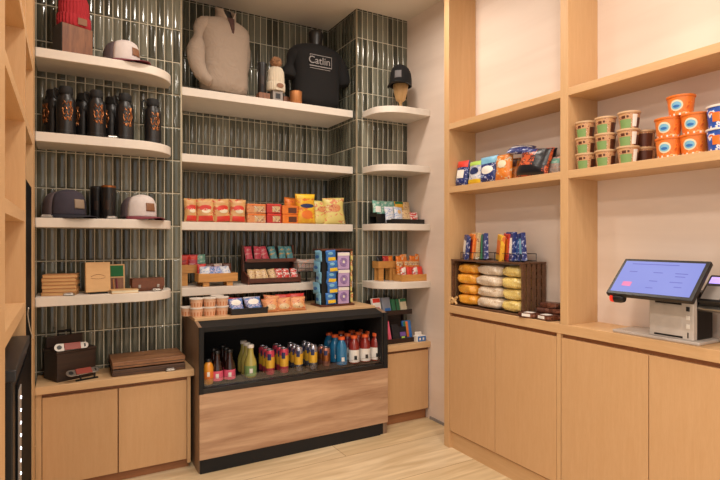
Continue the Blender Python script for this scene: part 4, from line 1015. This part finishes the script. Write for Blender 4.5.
# ================================================================== NICHE: LOWER SHELF
z = NS[3] + .0005
def crate(name, label, loc, w, d, h, legs, mat, rz=0, hb=None):
    t = thing(name, label, 'crate', loc, rz); th = .008; L = legs; hb = hb or h
    build('front_board', B(-w / 2, w / 2, -d / 2, -d / 2 + th, L, L + h), mat, t, bevel=.001)
    build('back_board', B(-w / 2, w / 2, d / 2 - th, d / 2, L, L + hb), mat, t, bevel=.001)
    for s_ in (-1, 1):
        x = s_ * (w / 2 - th / 2); build('side_board', B(x - th / 2, x + th / 2, -d / 2 + th + .0003, d / 2 - th - .0003, L, L + h), mat, t, bevel=.001)
    build('bottom', B(-w / 2 + th, w / 2 - th, -d / 2 + th, d / 2 - th, L, L + .006), mat, t)
    if legs:
        for s_ in (-1, 1):
            build('foot', B(s_ * w * .3 - .02, s_ * w * .3 + .02, -d / 2 + .01, -d / 2 + .03, 0, L - .0005), mat, t, bevel=.001)
            build('foot', B(s_ * w * .3 - .02, s_ * w * .3 + .02, d / 2 - .03, d / 2 - .01, 0, L - .0005), mat, t, bevel=.001)
    return t
x, w = span(198, 238, 3.46); zt = .030
crate('display_crate', 'honey-coloured wooden crate on feet holding white and blue packets', (x, 3.515, z), w * .98, .12, .056, zt, M['honey'])
for k, (dx, mk, lb) in enumerate(((-.085, 'whitewrap', 'white packet at the left in the honey crate'), (-.035, 'bluewrap', 'blue packet second in the honey crate'), (.02, 'bluewrap', 'blue packet third in the honey crate'), (.075, 'whitewrap', 'pale lilac packet at the right in the honey crate'))):
    bag('snack_packet', lb, 'packet', 'packets in the honey crate', (x + dx, 3.49, z + zt + .010), .072, .105, .024, M[mk], (), .12 * (k - 1.5), -.55)
for k in range(4):
    bag('snack_packet', 'dark packet, back row of the footed honey crate, %s from left' % ['first', 'second', 'third', 'fourth'][k], 'packet', 'packets in the honey crate', (x - .09 + .058 * k, 3.545, z + zt + .008), .06, .11, .02, [M['redpk'], M['brownwrap'], M['clearpk'], M['brownwrap']][k], (), 0, -.1)
x2 = gx(190.5, 3.56)
crate('display_crate', 'honey-coloured wooden crate at the back left of the niche shelf', (x2 + .03, 3.64, z), .20, .10, .056, .085, M['honey'])
for k in range(3):
    bag('snack_packet', 'red packet in the back crate, %s from the left' % ['first', 'second', 'third'][k], 'packet', 'red packets in the back crate', (x2 - .03 + .06 * k, 3.63, z + .093), .062, .115, .024, [M['redpk'], M['pinkwrap'], M['tealpk']][k], [('red_band', .05, .95, .7, .95, False, M['red'])] if k < 2 else (), 0, -.05)
# two-tier rack
rx, rw = span(246, 300, 3.49)
rk = thing('snack_rack', 'two-tier dark reddish wooden rack of bars in the niche', 'rack', (rx, 3.545, z))
wd = rw * .97
for s_ in (-1, 1):
    xx = s_ * (wd / 2 - .005)
    build('side_frame', move(MB().rings([[(a, -.085, 0), (a, .085, 0), (a, .085, .27), (a, .055, .27), (a, .035, .09), (a, -.085, .05)] for a in (-.005, .005)]), Matrix.Translation((xx, 0, 0))), M['redwood'], rk)
for (zz, y0, y1, fz) in ((.010, -.083, .08, .032), (.150, -.015, .08, .025)):
    build('tier', B(-wd / 2 + .0105, wd / 2 - .0105, y0, y1, zz, zz + .007), M['redwood'], rk)
    build('front_rail', B(-wd / 2 + .0105, wd / 2 - .0105, y0 - .006, y0, zz, zz + fz), M['redwood'], rk, bevel=.001)
build('back_board', B(-wd / 2 + .0105, wd / 2 - .0105, .0805, .085, .0, .26), M['darkwood'], rk)
order = ['first', 'second', 'third', 'fourth', 'fifth', 'sixth', 'seventh']
for k in range(6):
    mk = 'pinkwrap' if k < 3 else 'tealwrap'
    bag('bar_packet', '%s bar on the upper rack tier, %s from the left' % ('pink and red' if k < 3 else 'teal and yellow', order[k]), 'packet', 'bars on the upper rack tier', (rx - wd / 2 + .04 + (wd - .08) * k / 5, 3.555, z + .158), .056, .115, .024, M[mk], (), .1 * (k % 3 - 1), -.42)
for k in range(7):
    mk = 'snacks' if k < 4 else 'redwhite'
    bag('bar_packet', '%s bar on the lower rack tier, %s from the left' % ('tan' if k < 4 else 'red and white', order[k]), 'packet', 'bars on the lower rack tier', (rx - wd / 2 + .035 + (wd - .07) * k / 6, 3.49, z + .018), .056, .10, .03, M[mk], (), .08 * (k % 3 - 1), -.6)
# wire basket on a foot, clear packs
bx_, bw = span(297, 320, 3.49)
wb = thing('wire_basket', 'black wire basket on a foot holding clear packets', 'basket', (bx_, 3.535, z))
build('foot', B(-.02, .02, -.02, .02, 0, .004).box(-.004, .004, -.004, .004, .004, .075), M['black'], wb)
mb = MB(); hw = bw / 2
for zz in (.075, .10, .135): mb.tube([(-hw, -.06, zz), (hw, -.06, zz), (hw, .06, zz), (-hw, .06, zz), (-hw, -.06, zz)], .002, 6)
for q in range(7): mb.tube([(-hw + bw * q / 6, -.06, .135), (-hw + bw * q / 6, -.06, .075), (-hw + bw * q / 6, .06, .075), (-hw + bw * q / 6, .06, .135)], .0013, 5)
build('wire_cage', mb, M['black'], wb)
for k in range(3):
    bag('clear_packet', 'clear packet in the black wire basket, %s from the front' % order[k], 'packet', 'clear packets in the wire basket', (bx_ + .002 * k, 3.497 + .035 * k, z + .079), bw * .9, .085, .028, M['clearpk'], (), 0, -.12)
# hanging spinner rack on the cooler top
zt = .8705
hx0, hx1 = gx(322, 3.2), gx(353.5, 3.2); hx = (hx0 + hx1) / 2; hw = (hx1 - hx0) / 2; hy = 3.285
ztop = gz(249, hx, 3.2); hh = ztop - zt
hr = thing('hanging_rack', 'black countertop hanging rack of blue and lilac snack cards', 'rack', (hx, hy, zt))
build('base', B(-hw - .01, hw + .01, -.085, .085, 0, .012), M['redwood'], hr, bevel=.002)
build('core', B(-hw + .012, hw - .012, -.06, .06, .0125, hh - .014), M['blackmatte'], hr)
build('top', B(-hw, hw, -.075, .075, hh - .0135, hh), M['redwood'], hr, bevel=.002)
for k in range(5):
    zz = hh - .085 - k * (hh - .085) / 5.0
    for c_ in range(2): build('hook', MB().tube([(-.045 + .085 * c_, -.06, zz + .062), (-.045 + .085 * c_, -.082, zz + .062), (-.045 + .085 * c_, -.085, zz + .066)], .0015, 6), M['steel'], hr)
pos5 = ['topmost', 'second from the top', 'third from the top', 'fourth from the top', 'lowest']
h5 = (hh - .03) / 5
for k in range(5):
    zz = zt + hh - .022 - (k + 1) * h5 + .006
    bag('snack_strip', 'bright blue pack with yellow tag on the rack front, %s' % pos5[k], 'pack', 'blue packs on the hanging rack', (hx - .050 + .012 * (k % 2), hy - .078 - .006 * (k % 2), zz), .075, h5 * 1.12, .018, M['blue'], [('yellow_tag', .2, .95, .12, .4, False, M['yellow']), ('sky_mark', .2, .7, .6, .85, True, M['sky'])], -.15 + .06 * (k % 3 - 1))
    bag('snack_strip', 'pale blue pack on the left side of the rack, %s' % pos5[k], 'pack', 'pale blue packs on the rack side', (hx - hw - .004 * (k % 2), hy - .03 + .022 * (k % 2), zz), .09, h5 * 1.1, .018, M['sky'], [('grey_mark', .2, .8, .3, .6, True, M['blue'])], -PI / 2)
    bag('snack_strip', 'yellow pack on the right side of the rack, %s' % pos5[k], 'pack', 'yellow packs on the rack side', (hx + hw - .002, hy - .035, zz), .07, h5 * 1.05, .022, M['paleyellow'], [('yellow_mark', .1, .9, .2, .7, False, M['yellow'])], PI / 2)
h3 = (hh - .035) / 3
for k in range(3):
    zz = zt + hh - .024 - (k + 1) * h3 + .004
    t = thing('lilac_card', 'lilac snack card on the rack front, %s of three' % ['upper', 'middle', 'lower'][k], 'card', (hx + .045, hy - .079 - .004 * (k == 1), zz), .08 * (k - 1), 'lilac cards on the hanging rack')
    build('card', B(-.044, .044, -.006, .006, 0, h3 * .97), M['purple'], t, bevel=.003)
    build('white_header', B(-.044, .044, -.0075, -.0063, h3 * .78, h3 * .95), M['white'], t)
    build('swirl', MB().tube([(r_ * math.cos(a), -.0072, h3 * .42 + r_ * math.sin(a)) for a, r_ in [(q * .45, .010 + .022 * q / 40) for q in range(41)]], .0016, 5), M['violet'], t)
    build('mark', B(-.008, .008, -.0074, -.0064, h3 * .35, h3 * .5), M['white'], t)
# cups on the cooler top
zc = zt
FR0, FR1, FH = .033, .038, .056
fl = [('fruit_label', -PI, PI, .12, .62, M['noodlesoup'], .0008)]
k = 0
for i, px in enumerate((196.5, 209.5, 222)):
    for j in range(2):
        cup('orange-filled snack cup with white lid, %s of the %s front stack' % (['lower', 'upper'][j], order[i]), 'white-lidded snack cups on the cooler', (gx(px, 3.19), 3.19, zc + j * FH), FR0, FR1, FH, M['fruittub'], M['white'], fl, 0, 'fruit_cup', key='f')
cup('single white-lidded cup beside the left cooler edge', 'white-lidded snack cups on the cooler', (gx(187.5, 3.25), 3.25, zc), FR0, FR1, FH, M['fruittub'], M['white'], fl, 0, 'fruit_cup', key='f')
for j in range(2):
    cup('white-lidded cup standing behind the third stack, %s one' % ['lower', 'upper'][j], 'white-lidded snack cups on the cooler', (gx(217, 3.29), 3.29, zc + j * FH), FR0, FR1, FH, M['fruittub'], M['white'], fl, 0, 'fruit_cup', key='f')
def tray(label, x, y, w, d, h, packs, group):
    t = thing('plastic_tray', label, 'tray', (x, y, zc), 0)
    build('tray_shell', MB().box(-w / 2, w / 2, -d / 2, -d / 2 + .004, 0, h * .75).box(-w / 2, w / 2, d / 2 - .004, d / 2, 0, h).box(-w / 2, -w / 2 + .004, -d / 2 + .004, d / 2 - .004, 0, h * .85).box(w / 2 - .004, w / 2, -d / 2 + .004, d / 2 - .004, 0, h * .85).box(-w / 2, w / 2, -d / 2, d / 2, 0, .004), M['black'], t, bevel=.002)
    build('lip', B(-w / 2 - .003, w / 2 + .003, -d / 2 - .004, -d / 2 - .0003, h * .55, h * .78), M['black'], t, bevel=.001)
    for q, (lb, mk, yy) in enumerate(packs):
        bag('snack_packet', lb, 'packet', group, (x, y + yy, zc + .0055), w * .86, .098, .026, M[mk], [('label_patch', .15, .85, .45, .85, True, M['paper'])] if q == 0 else (), 0, -.5)
xt, wt = span(229, 246, 3.18); tray('black tray beside the white-lidded cups', xt, 3.19, wt, .13, .05, [('blue and white packet at the front of the first black tray', 'bluewrap', -.01), ('red packet at the back of the first black tray', 'redpk', .03)], 'packets in the two black trays')
xt, wt = span(246, 265, 3.18); tray('black tray beside the tan chip bags', xt, 3.19, wt, .13, .05, [('lilac and white packet at the front of the second black tray', 'bluewrap', -.01), ('pale packet at the back of the second black tray', 'whitewrap', .03)], 'packets in the two black trays')
for k, (a, b) in enumerate(((263, 279), (276.5, 292), (289.5, 306))):
    nbag('snack_bag', 'tan nut bag lying back on the cooler top, %s from the trays' % order[k], 'bag', 'tan nut bags on the cooler top', a, b, 299.5, 314, 3.14, .045, M['tanpk'], [('window', .15, .85, .1, .5, True, M['snacks'])], -.1, -.45, zz=zt)
    nbag('snack_bag', 'tan nut bag behind the %s one from the trays' % order[k], 'bag', 'tan nut bags on the cooler top', a, b, 296.5, 312, 3.22, .04, M['redpk' if k else 'tanpk'], (), -.1, -.3, zz=zt)

# ================================================================== RIGHT BAY GOODS
z = RS[0] + .0005
hx_ = gx(402, 3.2)
t = thing('head_stand', 'turned maple head stand under the black cap', 'stand', (hx_, 3.22, z), 0)
build('stem', MB().lathe([(.030, 0), (.030, .006), (.014, .012), (.011, .05), (.016, .07)], n=20), M['mapleblock'], t, smooth=45)
build('head_block', MB().rings([ell(0, 0, zz, a, a * .95, 24, 2.4) for zz, a in ((.0705, .026), (.08, .034), (.14, .050), (.19, .056), (.22, .04))]), M['mapleblock'], t, smooth=60)
cap('black cap with grey patch on the turned maple stand', (hx_ - .002, 3.215, z + .165), -.80, M['tee'], M['tee'], M['blackmatte'], M['greycloth'], .98).scale = (1, 1, 1.3)
z = RS[2] + .0005
tx0, tx1 = gx(385, 3.2), gx(431, 3.16)
xx, ww = 2.175, .30
t = thing('display_tray', 'black stepped tray of pale packets on the curved shelf', 'tray', (xx, 3.24, z))
build('lower_tray', MB().box(-.13, .165, -.105, -.1, 0, .035).box(-.13, .165, -.0995, .0, 0, .006).box(-.13, -.125, -.0995, .0, .006, .03).box(.16, .165, -.0995, .0, .006, .03), M['black'], t)
build('upper_tray', MB().box(-.19, .165, .0005, .006, 0, .075).box(-.19, .165, .0065, .10, .055, .062).box(-.19, .165, .1005, .105, .0, .09).box(-.19, -.185, .0065, .1, .062, .085), M['black'], t)
g = 'packets in the black stepped tray'
for k, (dx, mk, lb) in enumerate(((-.092, 'whitewrap', 'white packet at the front left of the stepped tray'), (-.018, 'whitewrap', 'white packet with tan stamp at the front of the stepped tray'), (.058, 'snacks', 'cream and yellow packet at the front of the stepped tray'), (.125, 'redwhite', 'coral packet at the front right of the stepped tray'))):
    bag('snack_packet', lb, 'packet', g, (xx + dx, 3.205, z + .0065), .080, .125 if k < 2 else .108 - .02 * (k == 3), .024, M[mk], [('stamp', .3, .7, .55, .8, True, M['tan'])] if k == 1 else (), 0, -.22)
for k, (dx, mk, lb) in enumerate(((-.15, 'tealpk', 'teal packet at the back left of the stepped tray'), (-.085, 'tealpk', 'second teal packet at the back of the stepped tray'), (-.02, 'tealpk', 'third teal packet at the back of the stepped tray'), (.05, 'yellowbag', 'yellow and orange packet at the back of the stepped tray'), (.115, 'snacks', 'tan packet at the back right of the stepped tray'))):
    bag('snack_packet', lb, 'packet', g, (xx + dx, 3.29, z + .0625), .080, .118, .026, M[mk], [('green_top', .05, .95, .8, .97, False, M['green'])] if k == 3 else [('pale_label', .2, .8, .2, .6, False, M['paper'])] if k == 0 else (), 0, -.25)
z = RS[3] + .0005
xc1 = gx(383.5, 3.28); xc2 = gx(411.5, 3.17)
crate('display_crate', 'small honey crate on tall feet at the back of the curved shelf', (xc1 + .03, 3.315, z), .16, .09, .052, .095, M['honey'])
crate('display_crate', 'honey crate of orange bags at the front of the curved shelf', (xc2 + .012, 3.20, z), .235, .13, .05, .0, M['honey'], 0, .09)
g = 'snack packets in the honey crates by the wall'
for k, (dx, mk, lb) in enumerate(((-.045, 'darkbag', 'black packet in the small back crate'), (.005, 'redpk', 'red packet in the small back crate'), (.05, 'orangepk', 'orange packet in the small back crate'))):
    bag('snack_packet', lb, 'packet', g, (xc1 + .03 + dx, 3.30, z + .1015), .052, .085, .022, M[mk], [('white_foot', .1, .9, .05, .3, False, M['white'])] if k == 0 else (), 0, -.2)
for k in range(4):
    bag('snack_packet', '%s packet, front row of the wall-side honey crate, %s from left' % (['red and white', 'red', 'white and red', 'bright red'][k], order[k]), 'packet', g, (xc2 - .07 + .052 * k, 3.165, z + .0065), .052, .100, .022, [M['redwhite'], M['red'], M['redwhite'], M['red']][k], [('white_band', .1, .9, .6, .9, False, M['white'])] if k % 2 == 0 else (), .1, -.15)
    bag('snack_packet', 'orange packet, middle row of the wall-side honey crate, %s from left' % order[k], 'packet', g, (xc2 - .072 + .052 * k, 3.20, z + .0065), .055, .145, .024, M['orangepk'] if k % 2 else M['orangebag'], [('tan_top', .05, .95, .75, .95, False, M['snacks'])], 0, -.12)
    bag('snack_packet', 'deep orange packet, back row of the wall-side honey crate, %s from left' % order[k], 'packet', g, (xc2 - .06 + .052 * k, 3.235, z + .0065), .055, .18 + .012 * (k % 2), .024, M['orangebag'] if k % 2 else M['orangepk'], (), 0, -.06)
tag(build('pen', MB().tube([(0, 0, 0), (-.02, 0, .16)], .004, 8), M['gunmetal']), 'thin dark pen sticking up behind the orange packets', 'pen', None, (xc2 - .055, 3.276, z))
# rack on the small worktop
z = .5775
rk = thing('goods_rack', 'two-tier dark rack of books and boxes beside the cooler', 'rack', (2.115, 3.245, z))
for (y0, y1, z0, w0, w1) in ((-.10, .10, 0, -.15, .17), (-.02, .10, .195, -.18, .17)):
    build('tier', B(w0, w1, y0, y1, z0, z0 + .012), M['darkwood'], rk, bevel=.001)
    build('front_rail', B(w0, w1, y0 - .008, y0 - .0003, z0, z0 + .034), M['darkwood'], rk, bevel=.001)
for xx_ in (-.16, .165): build('side_frame', B(xx_ - .005, xx_ + .005, .085, .10, .0125, .30), M['darkwood'], rk)
build('back_board', B(-.16, .165, .1005, .106, .0125, .30), M['darkwood'], rk)
g = 'books and boxes on the dark rack'
bxs = [(-.105, .20, 'red and white box on the upper rack tier', 'paper', [('red_top', .05, .95, .7, .97, M['red']), ('pink_mark', .3, .8, .2, .4, M['pink'])], .075, .115),
       (-.02, .20, 'grey-blue box on the upper rack tier', 'greyblue', [('blue_foot', .2, .9, .05, .3, M['blue'])], .075, .115),
       (.06, .20, 'green box on the upper rack tier', 'greencover', [('dark_band', .45, .55, .02, .98, M['black'])], .075, .10),
       (.13, .20, 'green and cream box on the upper rack tier', 'cream', [('green_top', .02, .98, .75, .98, M['greencover'])], .06, .10)]
for (dx, dz, lb, mk, fr, w_, h_) in bxs:
    carton('boxed_item', lb, 'box', g, (2.10 + dx, 3.25, z + .2095), w_, h_, .02, M[mk], fr, .12, -.25)
bxs = [(-.07, 'pink and red book on the lower rack tier', 'redpk', [('pink_cover', .25, .95, .05, .95, M['pink'])], .04, .15, .25), (-.01, 'black packet on the lower rack tier', 'darkbag', [('grey_mark', .2, .8, .3, .5, M['gunmetal'])], .06, .12, .1),
       (.05, 'violet and green packet on the lower rack tier', 'darkbag', [('violet_mark', .15, .85, .3, .6, M['violet']), ('green_mark', .3, .7, .08, .28, M['lime'])], .07, .10, 0), (.115, 'green, orange and blue striped box on the lower rack tier', 'blue', [('green_stripe', .08, .35, .1, .95, M['greencover']), ('orange_stripe', .35, .62, .1, .95, M['orange'])], .075, .135, 0)]
for (dx, lb, mk, fr, w_, h_, r_) in bxs:
    carton('boxed_item', lb, 'box', g, (2.115 + dx, 3.165 + .03 * (dx > .1), z + .0130), w_, h_, .018, M[mk], fr, r_, -.22)
t = thing('card_box', 'small white card box with blue front at the end of the small worktop', 'box', (2.288, 3.128, z), .0)
build('carton', B(-.042, .042, -.022, .022, 0, .045), M['white'], t, bevel=.002); build('blue_front', B(-.030, .041, -.0232, -.0222, .003, .04), M['blue'], t)
for q in (-.012, .018): build('white_mark', B(q - .006, q + .008, -.0242, -.0234, .012, .03), M['paper'], t)
build('loose_card', move(B(-.03, .03, -.002, .002, .02, .07), Matrix.Translation((0, .006, 0)) @ Matrix.Rotation(-.2, 4, 'X')), M['film'], t)

# ================================================================== CAMERA, LIGHT, WORLD
cam = bpy.data.cameras.new('camera'); co = bpy.data.objects.new('camera', cam); C.objects.link(co)
co.location = (0, 0, H); co.rotation_euler = (PI / 2, 0, -YAW)
cam.sensor_fit = 'HORIZONTAL'; cam.sensor_width = 36; cam.lens = 36 * F / 720; cam.clip_start = .02
bpy.context.scene.camera = co
def lamp(name, x, y, energy, size=.22, col=(1, .905, .80), z=ZC - .012, spread=170):
    l = bpy.data.lights.new(name, 'AREA'); l.shape = 'DISK'; l.size = size; l.energy = energy; l.color = col; l.spread = math.radians(spread)
    o = bpy.data.objects.new(name, l); C.objects.link(o); o.location = (x, y, z)
    return o
lamp('ceiling_downlight', 1.62, 2.62, 11.5)
lamp('ceiling_downlight', 1.5, 1.15, 11)
lamp('ceiling_downlight', .45, 2.45, 8)
lamp('ceiling_downlight', .42, .9, 14)
lamp('ceiling_downlight', 1.1, -.5, 20)
lamp('ceiling_downlight', -.7, -.9, 34)  # unseen fill lamp, added to brighten the right bay walls and niche
lamp('ceiling_downlight', -.9, .5, 18)
w = bpy.data.worlds.new('world'); bpy.context.scene.world = w; w.use_nodes = True
bg = w.node_tree.nodes['Background']; bg.inputs['Color'].default_value = (1, .935, .88, 1); bg.inputs['Strength'].default_value = .84
vs = bpy.context.scene.view_settings; vs.view_transform = 'Standard'; vs.look = 'None'; vs.gamma = 1; vs.use_curve_mapping = False; vs.exposure = .29
